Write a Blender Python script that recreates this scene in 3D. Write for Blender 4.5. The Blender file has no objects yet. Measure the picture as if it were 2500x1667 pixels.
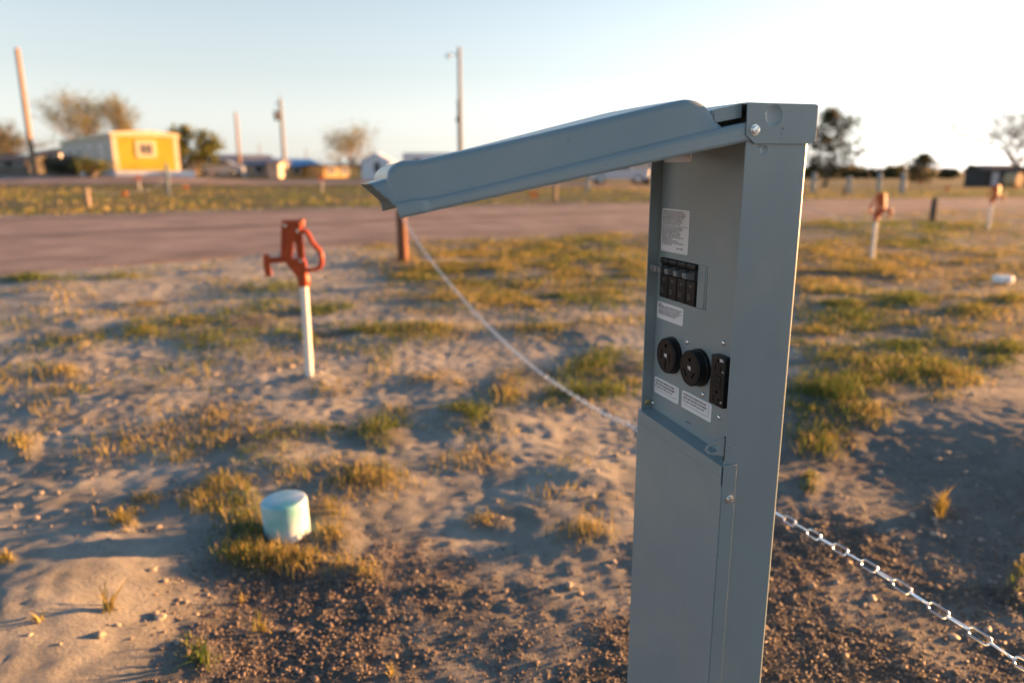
import bpy, bmesh, math, random
import numpy as np
from mathutils import Vector, Matrix
R = math.radians
rng = np.random.default_rng(7)
random.seed(7)
sc = bpy.context.scene
COL = sc.collection

# ------------------------------------------------------------------ camera
EYE = 1.1
F_PX, PITCH = 1814.7, 0.22784
cam_d = bpy.data.cameras.new("camera")
cam = bpy.data.objects.new("camera", cam_d); COL.objects.link(cam)
cam.location = (0, 0, EYE); cam.rotation_euler = (math.pi/2 - PITCH, 0, 0)
cam_d.sensor_width = 36.0; cam_d.lens = F_PX/2500*36
cam_d.clip_start = 0.02; cam_d.clip_end = 6000
cam_d.dof.use_dof = True; cam_d.dof.focus_distance = 1.06; cam_d.dof.aperture_fstop = 2.7
sc.camera = cam

def ray(px, py):
    u, v = px-1250, py-833.5
    c, s = math.cos(PITCH), math.sin(PITCH)
    return (u, F_PX*c - v*s, -(F_PX*s + v*c))
def at(px, py, Y):                       # world point seen at photo position, at forward distance Y
    d = ray(px, py); k = Y/d[1]
    return Vector((d[0]*k, Y, EYE + d[2]*k))
def gp(px, py, z=0.0):                   # point of the flat ground seen there
    d = ray(px, py); k = (z-EYE)/d[2]
    return (d[0]*k, d[1]*k)

# ------------------------------------------------------------------ numpy noise
def _hash(ix, iy, seed):
    n = (ix.astype(np.int64)*374761393 + iy.astype(np.int64)*668265263 + seed*974634777) & 0x7fffffff
    n = ((n ^ (n >> 13))*1274126177) & 0x7fffffff
    n = (n ^ (n >> 16)) & 0xffff
    return n/65535.0
def vnoise(x, y, seed=0):
    ix, iy = np.floor(x), np.floor(y); fx, fy = x-ix, y-iy
    ix = ix.astype(np.int64); iy = iy.astype(np.int64)
    ux = fx*fx*fx*(fx*(fx*6-15)+10); uy = fy*fy*fy*(fy*(fy*6-15)+10)
    a = _hash(ix, iy, seed); b = _hash(ix+1, iy, seed); c = _hash(ix, iy+1, seed); d = _hash(ix+1, iy+1, seed)
    return (a+(b-a)*ux)*(1-uy) + (c+(d-c)*ux)*uy
def fbm(x, y, sc_, octs=4, seed=0, gain=.5):
    s = 0; amp = 1; tot = 0; f = 1/sc_
    ang = .6
    for o in range(octs):
        ca, sa = math.cos(ang*(o+1)), math.sin(ang*(o+1))
        s = s + amp*vnoise((x*ca-y*sa)*f+17.3*o, (x*sa+y*ca)*f-9.1*o, seed+o); tot += amp
        amp *= gain; f *= 2.03
    return s/tot
def sstep(a, b, x):
    t = np.clip((x-a)/(b-a), 0, 1); return t*t*(3-2*t)

# ------------------------------------------------------------------ mesh builder
class MB:
    def __init__(s): s.v = []; s.f = []
    def add(s, vs, fs, M=None):
        o = len(s.v)
        for p in vs:
            p = Vector(p)
            if M is not None: p = M @ p
            s.v.append(p[:])
        for f in fs: s.f.append([i+o for i in f])
        return s
    def box(s, x0, x1, y0, y1, z0, z1, M=None):
        vs = [(x, y, z) for x in (x0, x1) for y in (y0, y1) for z in (z0, z1)]
        return s.add(vs, [(0,1,3,2),(4,6,7,5),(0,4,5,1),(2,3,7,6),(0,2,6,4),(1,5,7,3)], M)
    def prism(s, poly, ax, a, b, M=None):
        def P(q, t):
            return {'x': (t, q[0], q[1]), 'y': (q[0], t, q[1]), 'z': (q[0], q[1], t)}[ax]
        n = len(poly)
        vs = [P(q, a) for q in poly]+[P(q, b) for q in poly]
        fs = [list(range(n))[::-1], list(range(n, 2*n))]+[[i, (i+1) % n, n+(i+1) % n, n+i] for i in range(n)]
        return s.add(vs, fs, M)
    def ring(s, outer, inner, ax, a, b, M=None):
        def P(q, t):
            return {'x': (t, q[0], q[1]), 'y': (q[0], t, q[1]), 'z': (q[0], q[1], t)}[ax]
        n = len(outer); vs = []
        for t in (a, b):
            vs += [P(q, t) for q in outer]; vs += [P(q, t) for q in inner]
        fs = []
        for i in range(n):
            j = (i+1) % n
            fs += [[i, j, n+j, n+i], [2*n+i, 3*n+i, 3*n+j, 2*n+j], [i, 2*n+i, 2*n+j, j], [n+i, n+j, 3*n+j, 3*n+i]]
        return s.add(vs, fs, M)
    def tube(s, path, rad, n=8, closed=False, caps=True, M=None):
        path = [Vector(p) for p in path]; m = len(path)
        if not hasattr(rad, '__len__'): rad = [rad]*m
        vs = []; up = None
        for i, p in enumerate(path):
            if closed: d = path[(i+1) % m]-path[i-1]
            else: d = path[min(i+1, m-1)]-path[max(i-1, 0)]
            d.normalize()
            if up is None:
                up = Vector((0, 0, 1)) if abs(d.z) < .9 else Vector((1, 0, 0))
            a = (up - d*up.dot(d)).normalized(); b = d.cross(a); up = a
            for k in range(n):
                t = 2*math.pi*k/n
                vs.append(p + (a*math.cos(t)+b*math.sin(t))*rad[i])
        fs = []
        for i in range(m if closed else m-1):
            i2 = (i+1) % m
            for k in range(n):
                k2 = (k+1) % n
                fs.append([i*n+k, i*n+k2, i2*n+k2, i2*n+k])
        if not closed and caps:
            fs += [list(range(n))[::-1], [(m-1)*n+k for k in range(n)]]
        return s.add(vs, fs, M)
    def lathe(s, prof, n=24, M=None):
        vs = []; fs = []
        for r, z in prof:
            for k in range(n):
                t = 2*math.pi*k/n; vs.append((r*math.cos(t), r*math.sin(t), z))
        m = len(prof)
        for i in range(m-1):
            for k in range(n):
                k2 = (k+1) % n; fs.append([i*n+k, i*n+k2, (i+1)*n+k2, (i+1)*n+k])
        fs += [list(range(n))[::-1], [(m-1)*n+k for k in range(n)]]
        return s.add(vs, fs, M)
    def build(s, name, mat, parent=None, bevel=0, seg=2, smooth=True, ang=38, fix=True):
        me = bpy.data.meshes.new(name); me.from_pydata(s.v, [], s.f); me.update()
        if fix:
            bm = bmesh.new(); bm.from_mesh(me); bmesh.ops.recalc_face_normals(bm, faces=bm.faces); bm.to_mesh(me); bm.free()
        me.materials.append(mat)
        if smooth:
            me.polygons.foreach_set('use_smooth', [True]*len(me.polygons))
            me.set_sharp_from_angle(angle=R(ang))
        o = bpy.data.objects.new(name, me); COL.objects.link(o)
        if parent: o.parent = parent
        if bevel:
            md = o.modifiers.new('bevel', 'BEVEL'); md.width = bevel; md.segments = seg; md.limit_method = 'ANGLE'; md.angle_limit = R(40)
        return o

def np_mesh(name, verts, faces, mat, smooth=True, attrs=None, vattrs=None, kind=None, parent=None):
    """verts (n,3), faces (m,k) arrays -> one mesh object"""
    me = bpy.data.meshes.new(name); k = faces.shape[1]
    me.vertices.add(len(verts)); me.vertices.foreach_set('co', np.ascontiguousarray(verts, np.float32).ravel())
    me.loops.add(faces.size); me.loops.foreach_set('vertex_index', np.ascontiguousarray(faces, np.int32).ravel())
    me.polygons.add(len(faces)); me.polygons.foreach_set('loop_start', np.arange(0, faces.size, k, dtype=np.int32))
    me.polygons.foreach_set('use_smooth', np.full(len(faces), smooth))
    me.update(calc_edges=True)
    for n_, a in (vattrs or {}).items():
        at_ = me.attributes.new(n_, 'FLOAT', 'POINT'); at_.data.foreach_set('value', np.ascontiguousarray(a, np.float32))
    me.materials.append(mat)
    o = bpy.data.objects.new(name, me); COL.objects.link(o)
    if kind: o['kind'] = kind
    if parent: o.parent = parent
    return o

def empty(name, loc, rz=0):
    o = bpy.data.objects.new(name, None); COL.objects.link(o); o.empty_display_size = .1
    o.location = loc; o.rotation_euler = (0, 0, rz); return o
def tag(o, label, cat, group=None):
    o['label'] = label; o['category'] = cat
    if group: o['group'] = group
    return o
def dup(root, loc, rz, label):
    r = root.copy(); COL.objects.link(r); r.location = loc; r.rotation_euler = (0, 0, rz); r['label'] = label
    for ch in list(root.children):
        c = ch.copy(); COL.objects.link(c); c.parent = r
        for g in list(ch.children):
            d = g.copy(); COL.objects.link(d); d.parent = c
    return r
def circ(cx, cy, r, n=32, a0=0): return [(cx+r*math.cos(a0+2*math.pi*i/n), cy+r*math.sin(a0+2*math.pi*i/n)) for i in range(n)]
def rrect(x0, x1, y0, y1, r, n=5):
    out = []
    for cx, cy, a in ((x1-r, y1-r, 0), (x0+r, y1-r, 90), (x0+r, y0+r, 180), (x1-r, y0+r, 270)):
        for i in range(n+1):
            t = R(a+90*i/n); out.append((cx+r*math.cos(t), cy+r*math.sin(t)))
    return out

# ------------------------------------------------------------------ materials
def mat(name, col, rough=.5, metal=0, var=.12, nscale=8, bump=0, bscale=60, spec=.5, coat=0, crough=.25, col2=None, detail=4, rvar=.08, coords='Object', stretch=None):
    m = bpy.data.materials.new(name); m.use_nodes = True; nt = m.node_tree; N = nt.nodes; L = nt.links
    b = N['Principled BSDF']; b.inputs['Metallic'].default_value = metal
    b.inputs['Specular IOR Level'].default_value = spec; b.inputs['Coat Weight'].default_value = coat; b.inputs['Coat Roughness'].default_value = crough
    tc = N.new('ShaderNodeTexCoord'); src = tc.outputs[coords]
    if stretch:
        mp = N.new('ShaderNodeMapping'); mp.inputs['Scale'].default_value = stretch; L.new(src, mp.inputs[0]); src = mp.outputs[0]
    no = N.new('ShaderNodeTexNoise'); no.inputs['Scale'].default_value = nscale; no.inputs['Detail'].default_value = detail
    L.new(src, no.inputs['Vector'])
    cr = N.new('ShaderNodeValToRGB'); c2 = col2 or tuple(min(1, c*(1+var)) for c in col); c1 = col if col2 else tuple(c*(1-var) for c in col)
    cr.color_ramp.elements[0].position = .35; cr.color_ramp.elements[1].position = .65
    cr.color_ramp.elements[0].color = (*c1, 1); cr.color_ramp.elements[1].color = (*c2, 1)
    L.new(no.outputs['Fac'], cr.inputs['Fac']); L.new(cr.outputs['Color'], b.inputs['Base Color'])
    mr = N.new('ShaderNodeMapRange'); mr.inputs['To Min'].default_value = max(.02, rough-rvar); mr.inputs['To Max'].default_value = min(1, rough+rvar)
    L.new(no.outputs['Fac'], mr.inputs['Value']); L.new(mr.outputs['Result'], b.inputs['Roughness'])
    if bump:
        n2 = N.new('ShaderNodeTexNoise'); n2.inputs['Scale'].default_value = bscale; n2.inputs['Detail'].default_value = 3; L.new(src, n2.inputs['Vector'])
        bp = N.new('ShaderNodeBump'); bp.inputs['Strength'].default_value = bump; bp.inputs['Distance'].default_value = .01
        L.new(n2.outputs['Fac'], bp.inputs['Height']); L.new(bp.outputs['Normal'], b.inputs['Normal'])
    return m
M = {}
M['paint'] = mat('grey_powder_coat', (.198, .255, .270), .36, var=.035, nscale=6, bump=.045, bscale=420, rvar=.05, coat=.35, crough=.22)
def weather(m):
    nt = m.node_tree; N = nt.nodes; L = nt.links; b = N['Principled BSDF']; src = b.inputs['Base Color'].links[0].from_socket
    tc = N.new('ShaderNodeTexCoord')
    def nz(scale, det, lo, hi, stretch=(1, 1, 1)):
        mp = N.new('ShaderNodeMapping'); mp.inputs['Scale'].default_value = stretch; L.new(tc.outputs['Object'], mp.inputs[0])
        n = N.new('ShaderNodeTexNoise'); n.inputs['Scale'].default_value = scale; n.inputs['Detail'].default_value = det; L.new(mp.outputs[0], n.inputs['Vector'])
        r = N.new('ShaderNodeMapRange'); r.inputs['From Min'].default_value = lo; r.inputs['From Max'].default_value = hi; L.new(n.outputs['Fac'], r.inputs['Value']); return r.outputs['Result']
    def over(f, amt, col, src):
        k = N.new('ShaderNodeMath'); k.operation = 'MULTIPLY'; k.inputs[1].default_value = amt; L.new(f, k.inputs[0])
        x = N.new('ShaderNodeMix'); x.data_type = 'RGBA'; L.new(k.outputs[0], x.inputs[0]); L.new(src, x.inputs[6]); x.inputs[7].default_value = (*col, 1); return x.outputs[2]
    c = over(nz(9, 6, .50, .74), .20, (.36, .34, .30), src)                 # dry dust smudges
    c = over(nz(26, 5, .56, .80, (1, 1, .12)), .16, (.30, .31, .31), c)     # vertical wipe and water marks
    c = over(nz(240, 2, .73, .76), .65, (.06, .06, .06), c)                 # specks
    L.new(c, b.inputs['Base Color'])
    bp = [n for n in N if n.type == 'BUMP'][0]
    n = N.new('ShaderNodeTexNoise'); n.inputs['Scale'].default_value = 7; n.inputs['Detail'].default_value = 1; L.new(tc.outputs['Object'], n.inputs['Vector'])
    b2 = N.new('ShaderNodeBump'); b2.inputs['Strength'].default_value = .10; b2.inputs['Distance'].default_value = .012
    L.new(n.outputs['Fac'], b2.inputs['Height']); L.new(b2.outputs['Normal'], bp.inputs['Normal'])
weather(M['paint'])
M['dark_in'] = mat('dark_interior', (.02, .02, .02), .7)
M['steel'] = mat('zinc_steel', (.72, .72, .70), .25, metal=1, var=.08, nscale=40)
M['chain'] = mat('galvanised_chain', (.78, .78, .78), .3, metal=1, var=.08, nscale=60)
M['black'] = mat('black_plastic', (.011, .011, .012), .42, spec=.22, var=.15, nscale=30)
M['breaker'] = mat('breaker_plastic', (.016, .016, .016), .44, spec=.25, var=.2, nscale=60)
M['handle'] = mat('handle_plastic', (.15, .16, .165), .35, var=.1)
M['paper'] = mat('label_paper', (.66, .66, .67), .45, var=.03, nscale=20)
M['ink'] = mat('label_ink', (.03, .03, .035), .5)
M['white_ink'] = mat('white_ink', (.75, .75, .75), .5)
M['brass'] = mat('brass', (.55, .42, .2), .35, metal=1)
M['red_iron'] = mat('red_painted_iron', (.37, .052, .009), .42, spec=.3, var=.22, nscale=14, bump=.15, bscale=50)
M['white_pipe'] = mat('white_painted_pipe', (.62, .60, .56), .5, col2=(.74, .73, .70), nscale=9, stretch=(1, 1, .25))
M['teal'] = mat('teal_worn_plastic', (.16, .44, .45), .55, col2=(.64, .70, .75), nscale=8, detail=1.5, rvar=.1)
M['white_plastic'] = mat('white_plastic', (.74, .76, .78), .4, var=.05)
M['wood_stump'] = mat('stained_wood', (.15, .055, .025), .75, var=.35, nscale=7, bump=.4, bscale=40, stretch=(3, 3, .4))
M['wood_grey'] = mat('weathered_wood', (.22, .17, .13), .85, var=.3, nscale=6, bump=.3, bscale=30, stretch=(3, 3, .3))
M['pole_wood'] = mat('utility_pole_wood', (.30, .20, .125), .85, var=.2, nscale=3, stretch=(3, 3, .2))
M['pole_grey'] = mat('grey_pole', (.20, .20, .20), .7, var=.12, nscale=3, stretch=(3, 3, .2))
M['brown_wood'] = mat('brown_fence_wood', (.10, .06, .04), .85, var=.3, nscale=4, stretch=(4, 4, .3))
M['yellow'] = mat('yellow_siding', (.56, .43, .03), .55, var=.06, nscale=2)
M['cream'] = mat('cream_trim', (.66, .52, .34), .6, var=.06, nscale=2)
M['beige'] = mat('beige_siding', (.52, .44, .36), .6, var=.08, nscale=1.5)
M['greywall'] = mat('grey_white_siding', (.50, .50, .54), .6, var=.08, nscale=1.5)
M['tan'] = mat('tan_siding', (.50, .38, .26), .65, var=.08, nscale=1.5)
M['orange_tan'] = mat('ochre_siding', (.58, .36, .12), .65, var=.08, nscale=1.5)
M['white_wall'] = mat('white_siding', (.70, .70, .73), .55, var=.05, nscale=1.5)
M['roof_grey'] = mat('grey_shingle', (.20, .20, .22), .8, var=.15, nscale=4)
M['roof_dark'] = mat('dark_shingle', (.07, .07, .075), .8, var=.15, nscale=4)
M['roof_blue'] = mat('blue_metal_roof', (.015, .20, .50), .45, var=.1, nscale=2)
M['glass'] = mat('window_glass', (.05, .06, .07), .12, var=.1, spec=.6)
M['glass_dark'] = mat('dark_opening', (.012, .013, .015), .3)
M['car_white'] = mat('silver_car_paint', (.48, .50, .54), .3, var=.03, coat=.5)
M['car_red'] = mat('dark_car_paint', (.05, .022, .022), .3, var=.03, coat=.5)
M['tyre'] = mat('tyre_rubber', (.02, .02, .02), .85)
M['dark_boards'] = mat('dark_weathered_boards', (.05, .045, .042), .85, var=.3, nscale=3, stretch=(4, 4, .3))
M['straw'] = mat('straw_bale', (.52, .36, .20), .9, var=.25, nscale=8, bump=.4, bscale=30)
M['flag'] = mat('orange_marker_and_glint', (.75, .20, .03), .5)
M['bark'] = mat('tree_bark', (.14, .11, .085), .9, var=.3, nscale=5, stretch=(3, 3, .5))
M['bark_light'] = mat('pale_bark', (.24, .18, .13), .9, var=.3, nscale=5, stretch=(3, 3, .5))

def leaf_mat(name, c1, c2, transl=.35, attr=True):
    m = bpy.data.materials.new(name); m.use_nodes = True; nt = m.node_tree; N = nt.nodes; L = nt.links
    b = N['Principled BSDF']; b.inputs['Roughness'].default_value = .6; b.inputs['Specular IOR Level'].default_value = .3
    a = N.new('ShaderNodeAttribute'); a.attribute_name = 'tint'
    cr = N.new('ShaderNodeValToRGB'); cr.color_ramp.elements[0].color = (*c1, 1); cr.color_ramp.elements[1].color = (*c2, 1)
    L.new(a.outputs['Fac'], cr.inputs['Fac']); L.new(cr.outputs['Color'], b.inputs['Base Color'])
    t = N.new('ShaderNodeBsdfTranslucent'); L.new(cr.outputs['Color'], t.inputs['Color'])
    mx = N.new('ShaderNodeMixShader'); mx.inputs[0].default_value = transl
    L.new(b.outputs[0], mx.inputs[1]); L.new(t.outputs[0], mx.inputs[2]); L.new(mx.outputs[0], N['Material Output'].inputs['Surface'])
    return m
M['grass_green'] = leaf_mat('green_grass_blades', (.040, .085, .014), (.22, .235, .045))
M['grass_dry'] = leaf_mat('dry_grass_blades', (.17, .14, .04), (.50, .37, .11))
M['leaf_green'] = leaf_mat('green_leaves', (.06, .09, .02), (.21, .21, .05), .5)
M['leaf_sage'] = leaf_mat('sage_leaves', (.05, .065, .035), (.13, .13, .07))
M['leaf_tan'] = leaf_mat('tan_buds', (.12, .12, .035), (.28, .26, .09), .5)
M['leaf_dark'] = leaf_mat('dark_needles', (.012, .022, .010), (.05, .055, .02), .25)
M['leaf_wood'] = leaf_mat('far_wood_leaves', (.03, .04, .015), (.10, .085, .03), .25)

# ------------------------------------------------------------------ terrain
ROAD_T = [(-60, -8), (-40, 3.0), (-12.0, 17.7), (-6.3, 20.9), (-1.9, 23.0), (10.7, 27.7), (19.8, 29.5), (34, 30.5), (60, 30)]
ROAD_B = [(-40, -26), (-14, 1.2), (-5.4, 7.8), (-2.2, 10.8), (2.5, 13.7), (6.8, 17.4), (15.6, 23.0), (30, 26.3), (60, 26.0)]
def interp_poly(P, x): return np.interp(x, [p[0] for p in P], [p[1] for p in P])
def road_mask(x, y):
    t = interp_poly(ROAD_T, x); b = interp_poly(ROAD_B, x)
    return sstep(-.2, .6, y-b)*sstep(-.2, .6, t-y)
def base_h(x, y):
    az = np.degrees(np.arctan2(x, np.maximum(y, .01)))
    A = np.interp(az, [-60, -25, -19, -9, 0, 6, 11, 60], [.6, .6, .25, .25, .12, -.1, -.8, -.8])
    z = A*sstep(39, 54 , y)*(A > 0) + (A <= 0)*A*np.clip((y-38)/42, 0, 1)
    far = np.interp(az, [0, 8, 14], [0, 0, 1])*(-3.0)*np.clip((y-80)/320, 0, 1)
    return z+far
# grass patches: photo position (2352 px wide view), radii, type, density, height
PATCH = [
 (330,758,52,26,'m',1.0,1.0),(430,745,62,22,'g',1.0,1.0),(150,785,65,22,'d',.9,.9),(570,742,95,24,'m',1.0,1.0),(620,662,115,12,'g',.9,.9),
 (75,645,80,9,'g',.9,1),(260,640,90,8,'g',.5,.8),(800,778,185,20,'m',1.0,1.0),(980,640,90,30,'m',.7,.8),(1120,600,220,48,'d',.85,.8),(1350,610,170,70,'m',.85,.8),
 (1080,690,180,30,'d',.6,.7),(1380,680,110,30,'m',.6,.8),(1000,878,70,20,'d',.8,.8),(1165,900,52,34,'d',.9,1.0),(1405,862,95,45,'g',1.5,1.5),(1320,912,75,24,'g',1.1,1.1),
 (880,1002,60,32,'g',1.0,1.0),(1065,968,90,32,'g',1.2,1.1),(720,992,150,22,'g',.6,.7),(655,1088,60,28,'d',.9,1.0),(830,1098,105,42,'d',1.1,1.0),
 (545,1195,65,85,'g',1.0,1.0),(660,1290,120,26,'d',1.5,.8),(648,1232,62,13,'d',1.8,1.15),(565,1285,70,30,'m',1.2,.8),(770,1235,40,28,'d',1.0,1.0),(470,1165,45,32,'d',1.4,1.1),(285,1222,26,16,'d',1.2,.8),(340,1158,45,14,'d',.8,.8),(600,1110,120,45,'g',.55,.8),
 (1340,1088,80,26,'m',1.0,1.0),(1240,1172,90,34,'d',.55,1.0),(1345,1222,65,22,'d',.6,1.1),(1130,1192,60,20,'d',.7,.7),(1080,1060,80,20,'d',.25,.6),
 (260,935,140,55,'d',.28,.7),(150,862,40,18,'d',.7,.8),(50,1022,30,25,'d',.8,1.0),(500,960,60,20,'d',.2,.7),(90,930,80,30,'d',.25,.7),
 (450,1500,36,36,'g',.5,.8),(820,1310,50,24,'d',.5,.9),(1000,1340,70,12,'d',.5,.6),(20,1330,20,14,'d',.6,.8),
 (1900,590,80,32,'d',.8,.9),(2080,560,150,28,'m',.7,.8),(2250,590,130,24,'d',.7,.8),(1960,690,130,26,'m',.8,.9),(2080,690,60,18,'g',1.0,1.0),
 (1950,722,75,30,'g',1.1,1.0),(2250,716,60,18,'g',1.2,1.0),(2320,700,50,20,'m',1.0,1.0),(1880,770,70,24,'d',.8,.9),(2080,800,80,22,'g',.8,.9),(2200,780,110,20,'m',.7,.8),
 (2320,825,60,45,'g',1.1,1.1),(1890,930,75,62,'g',1.6,1.4),(1985,905,110,48,'d',1.3,1.1),(2100,865,130,40,'m',1.0,1.0),(2190,885,70,30,'d',1.0,1.0),(2040,830,70,20,'g',.9,.9),
 (1890,1025,55,32,'m',1.0,1.0),(1862,1112,22,20,'g',1.2,.9),(1950,1025,40,14,'d',.6,.7),(2348,1325,26,50,'g',1.3,1.2),(2160,1180,12,12,'d',.8,1.2),(2160,940,60,14,'d',.3,.7),
 (700,720,120,30,'m',.8,.9),(480,790,120,24,'m',.6,.8),(330,700,80,14,'d',.5,.7),(900,560,80,16,'d',.6,.7),(1060,640,110,34,'m',.8,.8),(1230,690,140,30,'m',.7,.8),(1300,760,110,26,'d',.7,.8),(1180,760,90,18,'d',.5,.7),(960,760,120,14,'g',.8,.9),(1460,640,60,60,'d',.8,.8),(620,830,120,20,'d',.25,.6),(760,900,60,14,'d',.3,.6),(1230,860,60,22,'m',.7,.9),(960,960,90,22,'m',.7,.9),(580,1030,110,30,'g',.7,.8),(520,1130,60,30,'d',.9,.9),(730,1180,60,30,'d',.8,.9),(420,1060,60,18,'d',.3,.7),(200,1080,60,16,'d',.3,.7),(1290,1130,60,18,'d',.6,.9),(1400,1150,40,24,'d',.5,.8),(2000,620,150,24,'d',.8,.8),(1900,660,70,24,'d',.8,.8),(2150,730,120,24,'m',.6,.8),(2200,680,90,18,'d',.6,.7),(2050,760,120,24,'m',.7,.8),(2180,830,130,28,'m',.8,.9),(2280,770,80,24,'d',.7,.8),(1930,840,90,30,'m',.9,.9),(1960,960,90,40,'m',1.0,1.0),(1930,800,80,24,'m',.8,.9),
 (2300,640,70,14,'d',.6,.8),(1900,520,60,14,'m',.8,.8),(2100,520,200,12,'g',.8,.8),
]
def patch_world():
    out = []
    k = 2500/2352
    for (px, py, rx, ry, ty, de, he) in PATCH:
        c = gp(px*k, py*k); l = gp((px+rx)*k, py*k); t = gp(px*k, (py-ry)*k); b = gp(px*k, (py+ry)*k)
        out.append((c[0], .5*(t[1]+b[1]), abs(l[0]-c[0]), .5*abs(t[1]-b[1]), ty, de, he, c[0]/c[1]))
    return out
PW = patch_world()
def patch_field(x, y, kinds='gdm'):
    f = np.zeros_like(x)
    for (cx, cy, ax, ay, ty, de, he, sh) in PW:
        if ty not in kinds: continue
        dx = (x-cx-(y-cy)*sh)/ax; dy = (y-cy)/ay
        f = np.maximum(f, min(1, de)*np.exp(-(dx*dx+dy*dy)**1.3*.9))
    return f
def gravel_mask(x, y):
    n = fbm(x, y, .5, 3, 41)
    left = sstep(2.35, 1.75, y)*sstep(-.98, -.58, x+(y-1.6)*.25)
    right = sstep(.35, .75, x-(y-1.4)*.1)*sstep(2.6, 1.9, y)
    return np.clip(np.maximum(left, right)*(.36+.75*sstep(.36, .58, n)), 0, 1)
def rough_mask(x, y):
    return sstep(.2, 1.0, np.hypot(x-2.2, (y-3.4)*.7))       # a smoother patch of packed soil right of the pedestal
def ground_h(x, y):
    z = base_h(x, y)
    road = road_mask(x, y)
    near = sstep(45, 14, np.hypot(x, y))
    s = 1-road*.93
    r = rough_mask(x, y)
    n1 = fbm(x, y, 1.15, 2, 3)-.5
    n2 = fbm(x, y, .34, 2, 11)-.5
    n3 = fbm(x, y, .105, 2, 19)-.5
    n4 = fbm(x, y, .035, 2, 29)-.5
    g = gravel_mask(x, y)
    pf = patch_field(x, y)
    z = z + near*s*(n1*.055 + n2*.014*(.6+.4*r) + n3*.0075*(.35+.65*r)*(.25+1.5*sstep(.4, .65, fbm(x, y, .6, 2, 77))) + n4*.0105*(.7+.3*r))
    z = z + near*s*pf*.022
    z = z + .060*np.exp(-((x+1.22)/.30)**2-((y-1.70)/.34)**2)
    z = z + .025*np.exp(-((x+1.076)/.12)**2-((y-3.81)/.12)**2) + .095*np.exp(-((x-2.45)/.75)**2-((y-2.75)/.95)**2)
    # two shallow curved wheel ruts across the bare soil at the left
    for off in (0, .42):
        d = np.abs(y-(2.62+off+.30*np.sin((x+2.2)*1.2)+.18*(x+2)))
        z = z - .016*np.exp(-(d/.07)**2)*sstep(-.5, -1.1, x)*sstep(4.5, 3.4, y)*near
    z = z - .012*road*near
    return z
def gz(x, y): return float(ground_h(np.array([float(x)]), np.array([float(y)]))[0])

def graded(lo, hi, fine_lo, fine_hi, step, grow=1.07):
    a = list(np.arange(fine_lo, fine_hi+1e-6, step))
    s = step; p = a[-1]
    while p < hi: s *= grow; p += s; a.append(p)
    s = step; p = a[0]; b = []
    while p > lo: s *= grow; p -= s; b.append(p)
    return np.array(b[::-1]+a)
def graded_y():
    a = list(np.arange(1.15, 4.2, .0125)); s = .0125; p = a[-1]
    while p < 1500: s = s*1.012 if p < 60 else s*1.10; p += s; a.append(p)
    b = []; s = .0125; p = a[0]
    while p > -300: s *= 1.13; p -= s; b.append(p)
    return np.array(b[::-1]+a)

def dirt_material():
    m = bpy.data.materials.new('bare_soil'); m.use_nodes = True; nt = m.node_tree; N = nt.nodes; L = nt.links
    b = N['Principled BSDF']; b.inputs['Roughness'].default_value = .95; b.inputs['Specular IOR Level'].default_value = .15
    tc = N.new('ShaderNodeTexCoord')
    def noise(scale, det=5, ro=.6):
        n = N.new('ShaderNodeTexNoise'); n.inputs['Scale'].default_value = scale; n.inputs['Detail'].default_value = det; n.inputs['Roughness'].default_value = ro
        L.new(tc.outputs['Object'], n.inputs['Vector']); return n
    def ramp(src, p0, c0, p1, c1):
        r = N.new('ShaderNodeValToRGB'); e = r.color_ramp.elements
        e[0].position = p0; e[0].color = (*c0, 1); e[1].position = p1; e[1].color = (*c1, 1); L.new(src, r.inputs['Fac']); return r
    def mix(f, a, c):
        x = N.new('ShaderNodeMix'); x.data_type = 'RGBA'; L.new(f, x.inputs[0]); L.new(a, x.inputs[6]); L.new(c, x.inputs[7]); return x.outputs[2]
    def attr(n_):
        a = N.new('ShaderNodeAttribute'); a.attribute_name = n_; return a.outputs['Fac']
    sand = ramp(noise(3.2).outputs['Fac'], .3, (.205, .197, .176), .68, (.42, .40, .352))
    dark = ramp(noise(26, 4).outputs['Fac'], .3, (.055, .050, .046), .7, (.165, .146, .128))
    veg = ramp(noise(9, 5).outputs['Fac'], .3, (.036, .034, .020), .7, (.115, .095, .052))
    far = ramp(noise(.35, 6).outputs['Fac'], .3, (.050, .060, .024), .72, (.165, .135, .055))
    c = mix(attr('grav_shade'), sand.outputs[0], dark.outputs[0])
    c = mix(attr('veg'), c, veg.outputs[0])
    c = mix(attr('far'), c, far.outputs[0])
    L.new(c, b.inputs['Base Color'])
    bp = N.new('ShaderNodeBump'); bp.inputs['Strength'].default_value = 1.0; bp.inputs['Distance'].default_value = .014
    L.new(noise(85, 8, .72).outputs['Fac'], bp.inputs['Height']); L.new(bp.outputs['Normal'], b.inputs['Normal'])
    return m

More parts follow.
